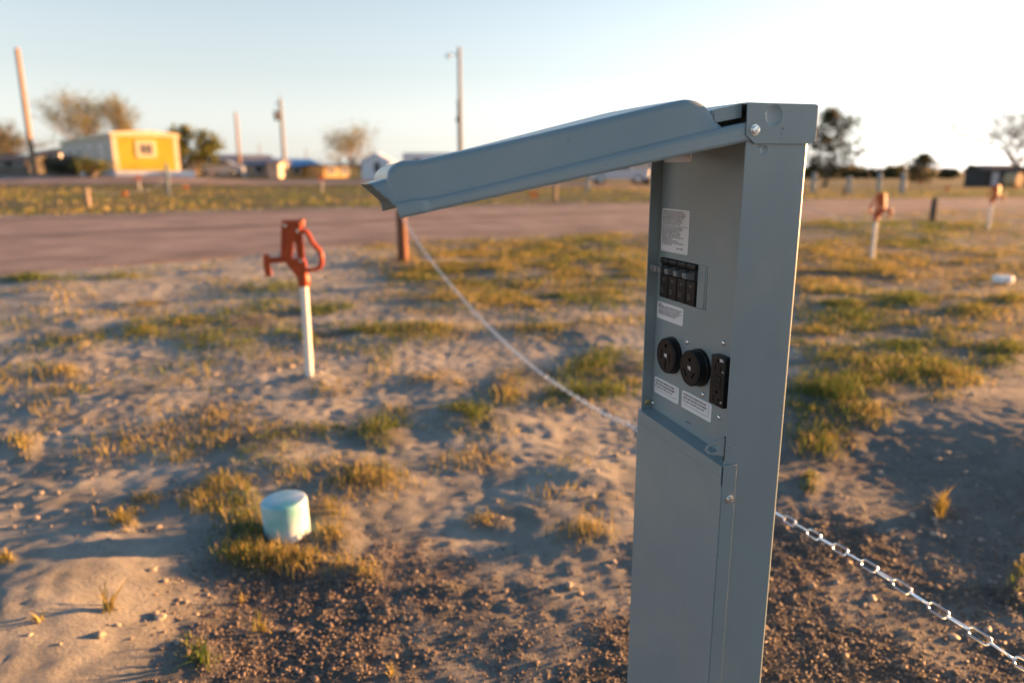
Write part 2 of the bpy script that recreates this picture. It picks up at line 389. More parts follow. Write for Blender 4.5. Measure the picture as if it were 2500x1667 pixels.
def build_ground():
    xs = graded(-900, 900, -3.2, 3.6, .0165, 1.045); ys = graded_y()
    X, Y = np.meshgrid(xs, ys); x = X.ravel(); y = Y.ravel()
    z = ground_h(x, y)
    nx, ny = len(xs), len(ys)
    i = np.arange(nx*(ny-1)).reshape(ny-1, nx)[:, :-1].ravel()
    faces = np.stack([i, i+1, i+1+nx, i+nx], 1)
    pf = patch_field(x, y)*sstep(.25, .6, fbm(x, y, .35, 3, 5))
    beyond = sstep(0, .8, y-interp_poly(ROAD_T, x))*(y > 0)
    right = sstep(2.0, 3.5, x)*sstep(2.5, 5, y)*.75*fbm(x, y, 1.2, 3, 66)
    mid = sstep(4.6, 7.0, y)*sstep(-2.2, .3, x)*.75*sstep(.3, .7, fbm(x, y, .7, 3, 67))
    veg = np.clip(np.maximum(np.maximum(pf*.8, right), mid), 0, 1)*(1-beyond)
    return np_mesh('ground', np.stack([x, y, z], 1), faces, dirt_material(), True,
                   vattrs={'grav_shade': np.maximum(gravel_mask(x, y), sstep(.5, 1.0, x)*sstep(4.2, 2.6, y)*sstep(.9, 1.3, y)*(.25+.45*fbm(x, y, .6, 3, 23))), 'veg': veg, 'far': beyond*(.85+.15*fbm(x, y, 3, 3, 8))}, kind='structure')  # soil right of the pedestal also darkened here to paint in its shade
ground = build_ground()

def strip(name, top, bot, x0, x1, nu, nv, material, lift, jag=.35, seed=0):
    xs = np.linspace(x0, x1, nu); v = np.linspace(0, 1, nv)
    t = interp_poly(top, xs) + (fbm(xs, xs*0, 1.3, 3, seed)-.5)*jag*2; b = interp_poly(bot, xs)+(fbm(xs, xs*0+50, 1.1, 3, seed+3)-.5)*jag*2
    X = np.repeat(xs[None], nv, 0); Y = b[None]+(t-b)[None]*v[:, None]
    x = X.ravel(); y = Y.ravel(); z = ground_h(x, y)+lift
    e = np.minimum(v, 1-v)[:, None]*np.ones(nu)[None]
    z = z - .03*(1-sstep(0, .03, e.ravel()))
    i = np.arange(nu*(nv-1)).reshape(nv-1, nu)[:, :-1].ravel()
    vv = (v[:, None]+(fbm(xs, xs*0+9, 6, 2, seed+8)-.5)[None]*.12).ravel()
    wear = sum(np.exp(-((vv-c)/.055)**2) for c in (.22, .38, .60, .76))*(.4+.9*fbm(x, y, 1.6, 3, seed+5)) - .8*np.exp(-((vv-.49)/.05)**2) - .9*np.exp(-((vv-.93)/.05)**2)
    return np_mesh(name, np.stack([x, y, z], 1), np.stack([i, i+1, i+1+nu, i+nu], 1), material, True, vattrs={'wear': np.clip(.5+.5*wear, 0, 1)}, kind='structure')
M['road'] = mat('reddish_gravel', (.205, .152, .126), .95, col2=(.325, .248, .208), nscale=1.1, bump=1.0, bscale=18, spec=.15, detail=8)
_nt = M['road'].node_tree; _b = _nt.nodes['Principled BSDF']; _src = _b.inputs['Base Color'].links[0].from_socket
_a = _nt.nodes.new('ShaderNodeAttribute'); _a.attribute_name = 'wear'; _mr = _nt.nodes.new('ShaderNodeMapRange'); _mr.inputs['To Min'].default_value = .72; _mr.inputs['To Max'].default_value = 1.3
_mx = _nt.nodes.new('ShaderNodeMix'); _mx.data_type = 'RGBA'; _mx.blend_type = 'MULTIPLY'; _mx.inputs[0].default_value = 1
_nt.links.new(_a.outputs['Fac'], _mr.inputs['Value']); _nt.links.new(_src, _mx.inputs[6]); _nt.links.new(_mr.outputs['Result'], _mx.inputs[7]); _nt.links.new(_mx.outputs[2], _b.inputs['Base Color'])
strip('road', ROAD_T, ROAD_B, -39, 58, 900, 60, M['road'], .022, .3, 90)
FT = [(-150, 54), (-40, 52.5), (-20, 56), (0, 60), (14, 64)]; FB = [(-150, 43), (-40, 43), (-20, 45.5), (0, 49), (14, 53)]
strip('far_road', FT, FB, -140, 12, 300, 20, M['road'], .05, .5, 95)

# ------------------------------------------------------------------ grass blades
def make_blades(pts, hgt, wid, tint, lean_amp=.75):
    n = len(pts); th = rng.uniform(0, 2*np.pi, n); lean = np.abs(rng.normal(.45, .35, n))*lean_amp
    d = np.stack([np.cos(th), np.sin(th), np.zeros(n)], 1)
    ph = th+np.pi/2+rng.normal(0, .4, n); w = np.stack([np.cos(ph), np.sin(ph), np.zeros(n)], 1)
    V = np.zeros((n, 7, 3))
    for k, (t, ww) in enumerate(((0, 1), (.4, .85), (.75, .55))):
        c = pts + d*(lean*t**1.7*hgt)[:, None]; c[:, 2] += hgt*(t - .35*lean*t*t)
        V[:, 2*k] = c - w*(wid*ww/2)[:, None]; V[:, 2*k+1] = c + w*(wid*ww/2)[:, None]
    c = pts + d*(lean*hgt*1.15)[:, None]; c[:, 2] += hgt*(1-.5*lean); V[:, 6] = c
    o = (np.arange(n)*7)[:, None]
    q = np.concatenate([np.array([[0, 1, 3, 2]])+o, np.array([[2, 3, 5, 4]])+o], 1).reshape(-1, 4)
    tr = np.concatenate([np.array([[4, 5, 6, 6]])+o], 1)
    return V.reshape(-1, 3), q, (np.array([[4, 5, 6]])+o), np.repeat(tint, 7)
def blades_object(name, P, Hh, W, T, material):
    V, q, t, tt = make_blades(P, Hh, W, T)
    me = bpy.data.meshes.new(name)
    me.vertices.add(len(V)); me.vertices.foreach_set('co', V.astype(np.float32).ravel())
    loops = np.concatenate([q.ravel(), t.ravel()]).astype(np.int32)
    me.loops.add(len(loops)); me.loops.foreach_set('vertex_index', loops)
    ls = np.concatenate([np.arange(len(q))*4, len(q)*4+np.arange(len(t))*3]).astype(np.int32)
    me.polygons.add(len(ls)); me.polygons.foreach_set('loop_start', ls)
    me.polygons.foreach_set('use_smooth', np.ones(len(ls), bool)); me.update(calc_edges=True)
    a = me.attributes.new('tint', 'FLOAT', 'POINT'); a.data.foreach_set('value', tt.astype(np.float32))
    me.materials.append(material)
    o = bpy.data.objects.new(name, me); COL.objects.link(o); return o
def grow_grass():
    acc = {'g': [], 'd': []}
    for i, (cx, cy, ax, ay, ty, de, he, sh) in enumerate(PW):
        area = math.pi*ax*ay*1.6; dist = cy
        dens = de*11500/(1+(dist/3.0)**1.6)
        n = int(min(26000, area*dens)); n = max(n, 160)
        r = np.sqrt(-np.log(rng.uniform(.05, 1, n)))*.85; a = rng.uniform(0, 2*np.pi, n)
        y = cy+ay*r*np.sin(a); x = cx+ax*r*np.cos(a)+(y-cy)*sh
        cl = fbm(x, y, .20 if dist < 4 else .30, 3, 5+i % 3)
        keep = cl > (rng.uniform(.22, .50, n) if de >= 1.1 else rng.uniform(.33, .58, n) if dist < 3.2 else rng.uniform(.40, .60, n))
        x, y = x[keep], y[keep]; n = len(x)
        z = ground_h(x, y)-.004
        h = he*(.016+.042*rng.random(n)**1.4)*np.clip(.55+1.1*(cl[keep]-.35)*2, .5, 1.6)*(1.0 if dist < 6 else 1.25)
        w = .0026*(1+dist/2.4)*rng.uniform(.7, 1.4, n)*.62
        pg = {'g': .92, 'd': .18, 'm': .62}[ty]
        isg = rng.random(n) < np.clip(pg+(fbm(x, y, .5, 2, 88)-.5)*1.2, .02, .98)
        for k, s in (('g', isg), ('d', ~isg)):
            acc[k].append((np.stack([x, y, z], 1)[s], h[s], w[s]))
    # verge beyond the road: short turf, blades as wide clumps because it is far off
    n = 17000
    y = rng.uniform(16, 46, n); x = rng.uniform(-1, 1, n)*y*.78
    top = interp_poly(ROAD_T, x); k = (y > top+.2) & ~((y > interp_poly(FB, x)-.3) & (x < 12))
    k &= fbm(x, y, 2.2, 3, 31) > rng.uniform(.3, .6, n)
    x, y = x[k], y[k]; n = len(x); isg = rng.random(n) < np.clip(.70+(fbm(x, y, 4, 3, 32)-.5)*3, .2, .97)
    P = np.stack([x, y, ground_h(x, y)-.01], 1); h = rng.uniform(.05, .13, n); w = rng.uniform(.03, .07, n)
    acc['g'].append((P[isg], h[isg], w[isg])); acc['d'].append((P[~isg], h[~isg], w[~isg]))
    # thin scatter over the soil between the road and the camera
    n = 90000
    y = 2.2+rng.random(n)**1.5*18; x = rng.uniform(-1, 1, n)*y*.8
    k = (y < interp_poly(ROAD_B, x)) & (fbm(x, y, .55, 4, 36) > rng.uniform(.53, .66, n)) & ((x > -1.5) | (y < 6) | (rng.random(n) < .6)) & ~((x > .7) & (y < 3.3))
    x, y = x[k], y[k]; n = len(x); P = np.stack([x, y, ground_h(x, y)-.003], 1); h = rng.uniform(.012, .045, n)*(1+y/14); w = .0028*(1+y/3.5)
    isg = rng.random(n) < np.clip(.35+(fbm(x, y, .8, 2, 39)-.5)*2, .05, .9)
    acc['g'].append((P[isg], h[isg], w[isg])); acc['d'].append((P[~isg], h[~isg], w[~isg]))
    for k, nm, mk in (('g', 'green_grass', 'grass_green'), ('d', 'dry_grass', 'grass_dry')):
        P = np.concatenate([a[0] for a in acc[k]]); h = np.concatenate([a[1] for a in acc[k]]); w = np.concatenate([a[2] for a in acc[k]])
        o = blades_object(nm, P, h, w, rng.random(len(P))**1.3, M[mk]); o['kind'] = 'stuff'
        tag(o, {'g': 'green grass growing in ragged clumps on the bare soil', 'd': 'dry straw coloured grass growing in ragged clumps on the soil'}[k], 'grass')
        print(nm, len(P))
grow_grass()

def single_tuft(px, py, n, h, lean, label, dry=True):
    k = 2500/2352; cx, cy = gp(px*k, py*k)
    a = rng.uniform(0, 2*np.pi, n); r = np.abs(rng.normal(0, .008, n))
    P = np.zeros((n, 3)); P[:, 0] = r*np.cos(a); P[:, 1] = r*np.sin(a); P[:, 2] = -.004
    o = blades_object('grass_tuft', P, rng.uniform(.5, 1.2, n)*h, rng.uniform(.003, .0055, n), rng.random(n)*.5+.5*dry, M['grass_dry' if dry else 'grass_green'])
    o.location = (cx, cy, gz(cx, cy)); o.scale = (lean, lean, 1)
    tag(o, label, 'grass tuft', 'lone grass tufts on the near soil'); return o
single_tuft(255, 1432, 16, .075, 1.5, 'sprawling dry grass tuft with long curled blades on the sunlit soil at bottom left')
single_tuft(95, 1470, 6, .04, 1.6, 'tiny dry grass tuft of few blades, below and left of the sprawling tuft')
single_tuft(598, 1440, 12, .06, 1.5, 'dry curled grass tuft on pebbly soil below the teal pipe cap')
single_tuft(556, 1372, 7, .045, 1.0, 'small upright dry grass sprig between the teal cap and the curled tuft')
single_tuft(900, 1545, 7, .035, 1.4, 'faint dry grass sprig among brown clods at the bottom edge')
single_tuft(462, 1520, 14, .06, 1.4, 'shaded dull grass tuft right of the sunlit soil patch at bottom left', False)
single_tuft(2160, 1178, 7, .11, .6, 'thin upright grass sprig on grey soil above the near chain')

# ------------------------------------------------------------------ pebbles and clods
def ico(sub):
    bm = bmesh.new(); bmesh.ops.create_icosphere(bm, subdivisions=sub, radius=1)
    v = np.array([p.co[:] for p in bm.verts]); f = np.array([[q.index for q in p.verts] for p in bm.faces]); bm.free(); return v, f
def scatter_stones(name, x, y, s, material, label, sub=2, sink=.40, flat=.62):
    v, f = ico(sub); n = len(x); nv = len(v)
    V = np.repeat(v[None], n, 0)
    ph = rng.uniform(0, 40, n)[:, None]
    nz = vnoise(v[None, :, 0]*1.7+ph, v[None, :, 1]*1.7+v[None, :, 2]*1.3+ph*1.7, 5)
    V = V*(.45+1.1*nz)[:, :, None]
    S = np.stack([s*rng.uniform(.8, 1.35, n), s*rng.uniform(.8, 1.2, n), s*flat*rng.uniform(.7, 1.3, n)], 1)
    V = V*S[:, None, :]
    a = rng.uniform(0, 2*np.pi, n); c, sn = np.cos(a)[:, None], np.sin(a)[:, None]
    V = np.stack([V[:, :, 0]*c-V[:, :, 1]*sn, V[:, :, 0]*sn+V[:, :, 1]*c, V[:, :, 2]], 2)
    z = ground_h(x, y)+s*(flat-sink)*.6
    V += np.stack([x, y, z], 1)[:, None, :]
    F = (f[None]+(np.arange(n)*nv)[:, None, None]).reshape(-1, 3)
    o = np_mesh(name, V.reshape(-1, 3), F, material, True, vattrs={'tint': np.repeat(rng.random(n), nv)}, kind='stuff'); tag(o, label, 'stones'); return o
def stone_mat(name, c1, c2):
    m = leaf_mat(name, c1, c2, 0.0); return m
M['clod'] = stone_mat('soil_clods', (.085, .066, .052), (.25, .19, .145))
M['pale_clod'] = stone_mat('pale_soil_clods', (.20, .17, .14), (.36, .30, .24))
n = 150000
y = rng.uniform(1.2, 2.7, n); x = rng.uniform(-1.35, 2.1, n)
k = (np.maximum(gravel_mask(x, y), .22*(x > .45))*(.5+.9*fbm(x, y, .12, 2, 61)) > rng.uniform(.12, .95, n)) & (np.abs(x/y) < .85); x, y = x[k], y[k]
scatter_stones('crumbs', x, y, np.minimum(rng.lognormal(math.log(.0016), .5, len(x)), .0042), M['clod'], 'fine brown soil crumbs strewn over the near ground', sub=1, sink=.3, flat=.7)
n = 9000
y = rng.uniform(1.2, 2.7, n); x = rng.uniform(-1.35, 2.1, n)
k = (gravel_mask(x, y) > rng.uniform(.2, .95, n)) & (np.abs(x/y) < .85); x, y = x[k], y[k]
scatter_stones('pebbles', x, y, np.minimum(rng.lognormal(math.log(.0034), .42, len(x)), .0095), M['clod'], 'larger brown pebbles and clods lying among the crumbs', sub=2, sink=.45, flat=.6)
n = 5200
y = 1.5+rng.random(n)**1.3*9; x = rng.uniform(-1, 1, n)*y*.75
k = (y < interp_poly(ROAD_B, x)-.3) & (fbm(x, y, .7, 3, 55) > rng.uniform(.38, .66, n)) & (gravel_mask(x, y) < .6) & (x < 1.5+rng.random(n)); x, y = x[k], y[k]
scatter_stones('clods', x, y, np.minimum(rng.lognormal(math.log(.0042), .5, len(x)), .011)*(1+.06*y), M['pale_clod'], 'pale dry lumps of soil lying on the bare ground', sub=2)

# ------------------------------------------------------------------ power pedestal (local x = into the post, y = across the front, z = up)
PW_, PD_, REC = .2348, .0943, .0181
ped = empty('power_pedestal', (.2877, .9447, 0), .3254)
tag(ped, 'tall grey metal power pedestal with raised lid, breakers and three black sockets', 'power pedestal')
def bool_cut(o, cutter):
    md = o.modifiers.new('cut', 'BOOLEAN'); md.operation = 'DIFFERENCE'; md.object = cutter; md.solver = 'EXACT'
    dg = bpy.context.evaluated_depsgraph_get(); ev = o.evaluated_get(dg)
    me = bpy.data.meshes.new_from_object(ev); o.modifiers.clear(); old = o.data; o.data = me
    bpy.data.objects.remove(cutter, do_unlink=True)
    me.polygons.foreach_set('use_smooth', [True]*len(me.polygons)); me.set_sharp_from_angle(angle=R(35))
def arc(cx, cy, r, a0, a1, n): return [(cx+r*math.cos(R(a0+(a1-a0)*i/n)), cy+r*math.sin(R(a0+(a1-a0)*i/n))) for i in range(n+1)]
# housing: folded sheet, U in plan, rounded back corners
T = .002; rr = .006
out = [(0, 0)] + arc(PD_-rr, rr, rr, -90, 0, 10) + arc(PD_-rr, PW_-rr, rr, 0, 90, 10) + [(0, PW_)]
inn = [(0, PW_-T)] + arc(PD_-rr, PW_-rr, rr-T, 90, 0, 5) + arc(PD_-rr, rr, rr-T, 0, -90, 5) + [(0, T)]
b = MB(); b.prism(out+inn, 'z', -.12, 1.165); housing = b.build('housing', M['paint'], ped)
def dish(cutter, x, z, r, dep, y):        # flattened ball that presses a shallow dish into a sheet lying at local y
    prof = [(max(.00005, r*math.sin(t)), -dep*math.cos(t)) for t in np.linspace(0, math.pi, 25)]
    cutter.lathe(prof, 40, Matrix(((1, 0, 0, x), (0, 0, 1, y), (0, 1, 0, z), (0, 0, 0, 1))))
c = MB(); dish(c, .0265, 1.1231, .0056, .0012, 0); dish(c, .0170, 1.1290, .0045, .0009, 0)
dish(c, .006, .7455, .0016, .0006, 0); dish(c, .0055, .7325, .0018, .0007, 0); dish(c, .0135, .7352, .0022, .0006, 0); dish(c, .0090, .7335, .0012, .0005, 0)
bool_cut(housing, c.build('cut', M['paint'], ped)); housing.data.set_sharp_from_angle(angle=R(9))
md = housing.modifiers.new('bevel', 'BEVEL'); md.width = .0006; md.segments = 2; md.limit_method = 'ANGLE'; md.angle_limit = R(60); md = housing.modifiers.new('normals', 'WEIGHTED_NORMAL'); md.keep_sharp = True; md.weight = 100
# receptacle panel with one cut-out for the breakers
YO0, YO1, ZO0, ZO1 = .0928, .2226, .9040, .9667
p = MB(); y0, y1, z0, z1 = T+.0003, PW_-T-.0003, .700, 1.150
ys = [y0, YO0, YO1, y1]; zs = [z0, ZO0, ZO1, z1]
vs = []; fs = []
for x in (REC, REC+.0016):
    for yy in ys:
        for zz in zs: vs.append((x, yy, zz))
def vid(k, i, j): return k*16+i*4+j
for i in range(3):
    for j in range(3):
        if i == 1 and j == 1: continue
        fs.append([vid(0, i, j), vid(0, i+1, j), vid(0, i+1, j+1), vid(0, i, j+1)]); fs.append([vid(1, i, j), vid(1, i, j+1), vid(1, i+1, j+1), vid(1, i+1, j)])
for a, b2 in (((1, 1), (2, 1)), ((2, 1), (2, 2)), ((2, 2), (1, 2)), ((1, 2), (1, 1))):
    fs.append([vid(0, *a), vid(0, *b2), vid(1, *b2), vid(1, *a)])
for i in range(3):
    fs.append([vid(0, i, 0), vid(1, i, 0), vid(1, i+1, 0), vid(0, i+1, 0)]); fs.append([vid(0, i, 3), vid(0, i+1, 3), vid(1, i+1, 3), vid(1, i, 3)])
    fs.append([vid(0, 0, i), vid(0, 0, i+1), vid(1, 0, i+1), vid(1, 0, i)]); fs.append([vid(0, 3, i), vid(1, 3, i), vid(1, 3, i+1), vid(0, 3, i+1)])
p.add(vs, fs); panel = p.build('receptacle_panel', M['paint'], ped)
c = MB(); c.box(REC-.004, REC+.004, .1148, .1281, .7268, .7281); c = c.build('cut', M['paint'], ped); bool_cut(panel, c)
f = MB(); f.box(REC+.0005, REC+.0018, .0952, .1190, ZO0+.0003, ZO1-.0003); f.box(REC-.0004, REC+.0004, .0990, .0998, ZO0+.001, ZO1-.001)
f.build('filler_plate', M['paint'], ped, bevel=.0003)
b = MB(); b.box(REC+.030, REC+.032, .004, PW_-.004, .70, 1.15); b.build('inner_back', M['dark_in'], ped)
# stickers with print
def text_mesh(name, body, y_left, z_top, wdt, hgt, x, material, parent, space=1.0, align='LEFT', bold=0):
    cu = bpy.data.curves.new(name, 'FONT'); cu.body = body; cu.size = .01; cu.align_x = align; cu.space_line = space; cu.offset = bold
    to = bpy.data.objects.new(name, cu); COL.objects.link(to)
    bpy.context.view_layer.update(); dg = bpy.context.evaluated_depsgraph_get()
    me = bpy.data.meshes.new_from_object(to.evaluated_get(dg)); bpy.data.objects.remove(to, do_unlink=True); bpy.data.curves.remove(cu)
    co = np.zeros(len(me.vertices)*3); me.vertices.foreach_get('co', co); co = co.reshape(-1, 3)
    mn, mx = co.min(0), co.max(0); sx = wdt/(mx[0]-mn[0]); sy = hgt/(mx[1]-mn[1])
    v = np.stack([np.full(len(co), x), y_left-(co[:, 0]-mn[0])*sx, z_top-(mx[1]-co[:, 1])*sy], 1)
    me.vertices.foreach_set('co', v.astype(np.float32).ravel()); me.materials.clear(); me.materials.append(material); me.update()
    o = bpy.data.objects.new(name, me); COL.objects.link(o); o.parent = parent; return o
def sticker(y0, y1, z0, z1, label, x=REC):
    s = MB(); s.prism(rrect(y0, y1, z0, z1, .0035), 'x', x-.0004, x-.00005); o = s.build('sticker', M['paper'], ped); o['label'] = label; return o
xt = REC-.00052
s = sticker(.1495, .2270, 1.1095, 1.139, 'white rating sticker half hidden under the lid')
text_mesh('printed_text', "POWER OUTLET RV\n120/240 VAC 60 HZ\nENCLOSURE TYPE 3R", .2215, 1.1345, .066, .017, xt, M['ink'], s)
s = sticker(.1475, .2255, .9765, 1.0412, 'tall white warning sticker above the breakers')
text_mesh('printed_text', "MAXIMUM CONTINUOUS LOADS ON\nBRANCH CIRCUITS NOT TO EXCEED 80%\nOF THE RATINGS OF THE OVERCURRENT\nBREAKERS EMPLOYED IN OTHER THAN\nMOTOR CIRCUITS. FOR REPAIRS OR\nALTERATIONS CALL AN ELECTRICAL\nCONTRACTOR OR ELECTRICIAN", .2225, 1.0385, .064, .0205, xt, M['ink'], s, bold=.00018)
text_mesh('printed_text', "LES CHARGES CONTINUES MAXIMALES\nPOUR LES DERIVATIONS NE DOIVENT\nPAS ETRE SUPERIEURES A 80% DU\nCOURANT NOMINAL DES FUSIBLES\nEMPLOYES A PROTEGER POUR DES\nCIRCUITS AUTRES QUE DES CIRCUITS DE\nMOTEURS. POUR LA\nREPARATION, CONSULTER UN\nELECTRICIEN POUR TOUTE REPARATION\nOU MODIFICATION", .2225, 1.0145, .062, .0275, xt, M['ink'], s, bold=.00015)
text_mesh('printed_text', "MWP 96027", .1785, .9845, .018, .0022, xt, M['ink'], s, bold=.0003)
r_ = MB(); r_.box(xt-.0001, xt, .1500, .2250, 1.0160, 1.0165); r_.build('ruled_line', M['ink'], s)
s = sticker(.1508, .2282, .8695, .8963, 'small white sticker under the breakers')
text_mesh('printed_text', "WARNING\nSHOCK HAZARD. TO REDUCE THE RISK OF ELECTRIC SHOCK TURN\nOFF POWER BEFORE OPENING OR SERVICING THIS EQUIPMENT", .2245, .8940, .070, .0068, xt, M['ink'], s, bold=.0002)
text_mesh('printed_text', "USE ONLY COPPER CONDUCTORS RATED 75C.\nTORQUE ALL TERMINALS TO THE VALUES\nMARKED ON THE BREAKERS. REPLACE\nCOVERS AFTER ALL WORK IS DONE", .2225, .8853, .066, .0085, xt, M['ink'], s, bold=.0002)
r_ = MB(); r_.box(xt-.0001, xt, .1515, .2245, .8861, .8864); r_.build('ruled_line', M['ink'], s)
for (ya, yb, za, zb, lb) in ((.1517, .2262, .7462, .7728, 'white sticker under the left socket'), (.0631, .1424, .7462, .7735, 'white sticker under the middle socket')):
    s = sticker(ya, yb, za, zb, lb)
    text_mesh('printed_text', "IN CASE OF TRIP, IN WOODEN PLACE GLUING\nUNPLUG, TEST IF USE PUSH BUTTON IS NEEDED", yb-.004, zb-.0035, yb-ya-.016, .0088, xt, M['ink'], s, space=1.25, bold=.0004)
    text_mesh('printed_text', "Receptacle with GFCI protection", yb-.004, zb-.0136, yb-ya-.022, .0034, xt, M['ink'], s, bold=.0004)
    r_ = MB(); r_.box(xt-.0001, xt, ya+.008, yb-.0015, za+.0062, za+.0066); r_.box(xt-.0001, xt, ya+.0070, ya+.0074, za+.0062, zb-.0012); r_.build('ruled_line', M['ink'], s)
# breakers: one double pole with a tied handle, two single poles
def breaker(name, ya, yb, poles, amp, label):
    m = MB(); wd = (yb-ya)/poles
    for i in range(poles):
        a = ya+i*wd+.0013; b_ = ya+(i+1)*wd-.0013
        prof = [(REC+.012, ZO0+.0006), (REC-.001, ZO0+.0006), (REC-.0022, ZO0+.003), (REC-.0022, ZO1-.027), (REC+.0008, ZO1-.024), (REC+.0008, ZO1-.011), (REC-.0030, ZO1-.0085), (REC-.0040, ZO1-.005), (REC-.0030, ZO1-.0012), (REC+.012, ZO1-.0006)]
        m.prism(prof, 'y', a, b_)
    m.box(REC+.006, REC+.008, ya, yb, ZO0+.0003, ZO1-.0003)
    o = m.build(name, M['breaker'], ped, bevel=.0007); o['label'] = label
    h = MB(); zc = ZO1-.0185
    prof = [(REC+.004, zc+.006), (REC-.0135, zc+.0045), (REC-.0145, zc+.0035), (REC-.0135, zc-.0035), (REC+.004, zc-.007)]
    for i in range(poles):
        c_ = ya+(i+.5)*wd; h.prism(prof, 'y', c_-.0052, c_+.0052)
    if poles > 1:
        h.prism([(REC-.0138, zc+.0072), (REC-.0165, zc+.0066), (REC-.0165, zc-.0020), (REC-.0138, zc-.0026)], 'y', ya+.004, yb+.002)
    h.build('toggle_handle', M['handle'], o, bevel=.0006)
    if poles > 1:
        g = MB()
        for c_ in (ya+.016, yb-.012): g.box(REC-.0170, REC-.0162, c_-.0010, c_+.0010, zc-.0008, zc+.0054)
        g.build('tie_slot', M['dark_in'], o)
    for i in range(poles):
        c_ = ya+(i+.5)*wd
        text_mesh('printed_text', amp, c_+.0035, ZO0+.031, .007, .0040, REC-.0024, M['handle'], o)
        text_mesh('printed_text', "ON\nOFF", c_+.0065, ZO0+.0165, .0075, .0080, REC-.0024, M['handle'], o)
breaker('circuit_breaker', .1965, .2218, 1, '20', 'leftmost breaker')
breaker('circuit_breaker', .1710, .1963, 1, '30', 'second breaker from the left')
breaker('circuit_breaker', .1455, .1708, 1, '50', 'third breaker from the left')
breaker('circuit_breaker', .1200, .1453, 1, '50', 'rightmost breaker')
tb = MB(); zc = ZO1-.0185      # tie bar across the two left toggles
tb.prism([(REC-.0140, zc+.0068), (REC-.0170, zc+.0060), (REC-.0170, zc-.0030), (REC-.0140, zc-.0036)], 'y', .1960, .2265); tb = tb.build('handle_tie', M['handle'], ped, bevel=.0005)
g = MB()
for c_ in (.2195, .2055): g.box(REC-.0174, REC-.0168, c_-.0010, c_+.0010, zc-.0022, zc+.0050)
g.build('tie_slot', M['dark_in'], tb)
# round sockets
def frame_x(y, z, x): return Matrix(((0, 0, -1, x), (-1, 0, 0, y), (0, 1, 0, z), (0, 0, 0, 1)))   # local z faces outwards, local x to the right
def socket(cy, cz, r, depth, slots, label):
    Mx = frame_x(cy, cz, REC)
    b = MB(); b.lathe([(r+.0012, -.001), (r+.0012, depth*.30), (r, depth*.34), (r, depth-.0012), (r-.0012, depth)], 56, Mx)
    o = b.build('round_socket', M['black'], ped); o['label'] = label
    cut = MB()
    for s_ in slots: cut.prism(s_, 'z', depth-.0060, depth+.01, Mx)
    bool_cut(o, cut.build('cut', M['black'], ped))
    bk = MB(); rim = circ(0, 0, r-.0035, 40); rim2 = circ(0, 0, r-.0041, 40)
    bk.ring(rim, rim2, 'z', depth-.0004, depth+.0003, Mx); bk.build('face_ring', M['black'], o)
    text_mesh('printed_text', 'WR', cy+.0042, cz+.0032, .0085, .0058, REC-depth-.0002, M['white_ink'], o, bold=.0004)
def rot(poly, a, cx=0, cy=0): return [(cx+x*math.cos(R(a))-y*math.sin(R(a)), cy+x*math.sin(R(a))+y*math.cos(R(a))) for x, y in poly]
bar = lambda w, h: [(-w/2, -h/2), (w/2, -h/2), (w/2, h/2), (-w/2, h/2)]
socket(.1765, .8192, .0276, .0120, [[(x-.0125, y) for x, y in bar(.0028, .0155)], [(x+.0125, y-.001) for x, y in bar(.0028, .0140)], [(x, y-.0140) for x, y in bar(.0032, .0150)], [(x, y+.0155) for x, y in circ(0, 0, .0034, 14)]], 'black four slot socket at the left')
socket(.0985, .8195, .0264, .0182, [[(x, y+.0125) for x, y in circ(0, 0, .0032, 14)], rot(bar(.0028, .0125), 42, -.0105, -.0085), rot(bar(.0028, .0125), -42, .0105, -.0085)], 'black three slot socket standing proud in the middle')
# protected duplex socket
gy0, gy1, gz0, gz1 = .0198, .0536, .7815, .8515
b = MB(); b.prism(rrect(gy0, gy1, gz0, gz1, .0018, 3), 'x', REC-.0125, REC+.002); o = b.build('duplex_socket', M['black'], ped, bevel=.0008); o['label'] = 'black rectangular duplex socket at the right'
gc = (gy0+gy1)/2; cut = MB()
for zc_ in (.8375, .7935):
    for dy, hh in ((.0062, .0085), (-.0062, .0075)): cut.box(REC-.02, REC-.0070, gc+dy-.0010, gc+dy+.0010, zc_-.005-hh/2+.002, zc_-.005+hh/2+.002)
    cut.prism([(gc+a, zc_+.0075+c2) for a, c2 in circ(0, 0, .0024, 12)], 'x', REC-.02, REC-.0070)
cut.box(REC-.02, REC-.0120, gc-.0085, gc+.0085, .8085, .8245)
bool_cut(o, cut.build('cut', M['black'], ped))
q = MB(); q.box(REC-.0132, REC-.0118, gc-.0078, gc+.0078, .8168, .8238); q.box(REC-.0132, REC-.0118, gc-.0078, gc+.0078, .8092, .8160); q.build('test_button', M['black'], o, bevel=.0005)
text_mesh('printed_text', '20A', gc-.0035, .8492, .0085, .0040, REC-.0128, M['white_ink'], o, bold=.0003)
text_mesh('printed_text', 'WR', gc-.0092, .8335, .0050, .0028, REC-.0128, M['white_ink'], o)
text_mesh('printed_text', 'WR', gc-.0092, .7905, .0050, .0028, REC-.0128, M['white_ink'], o)
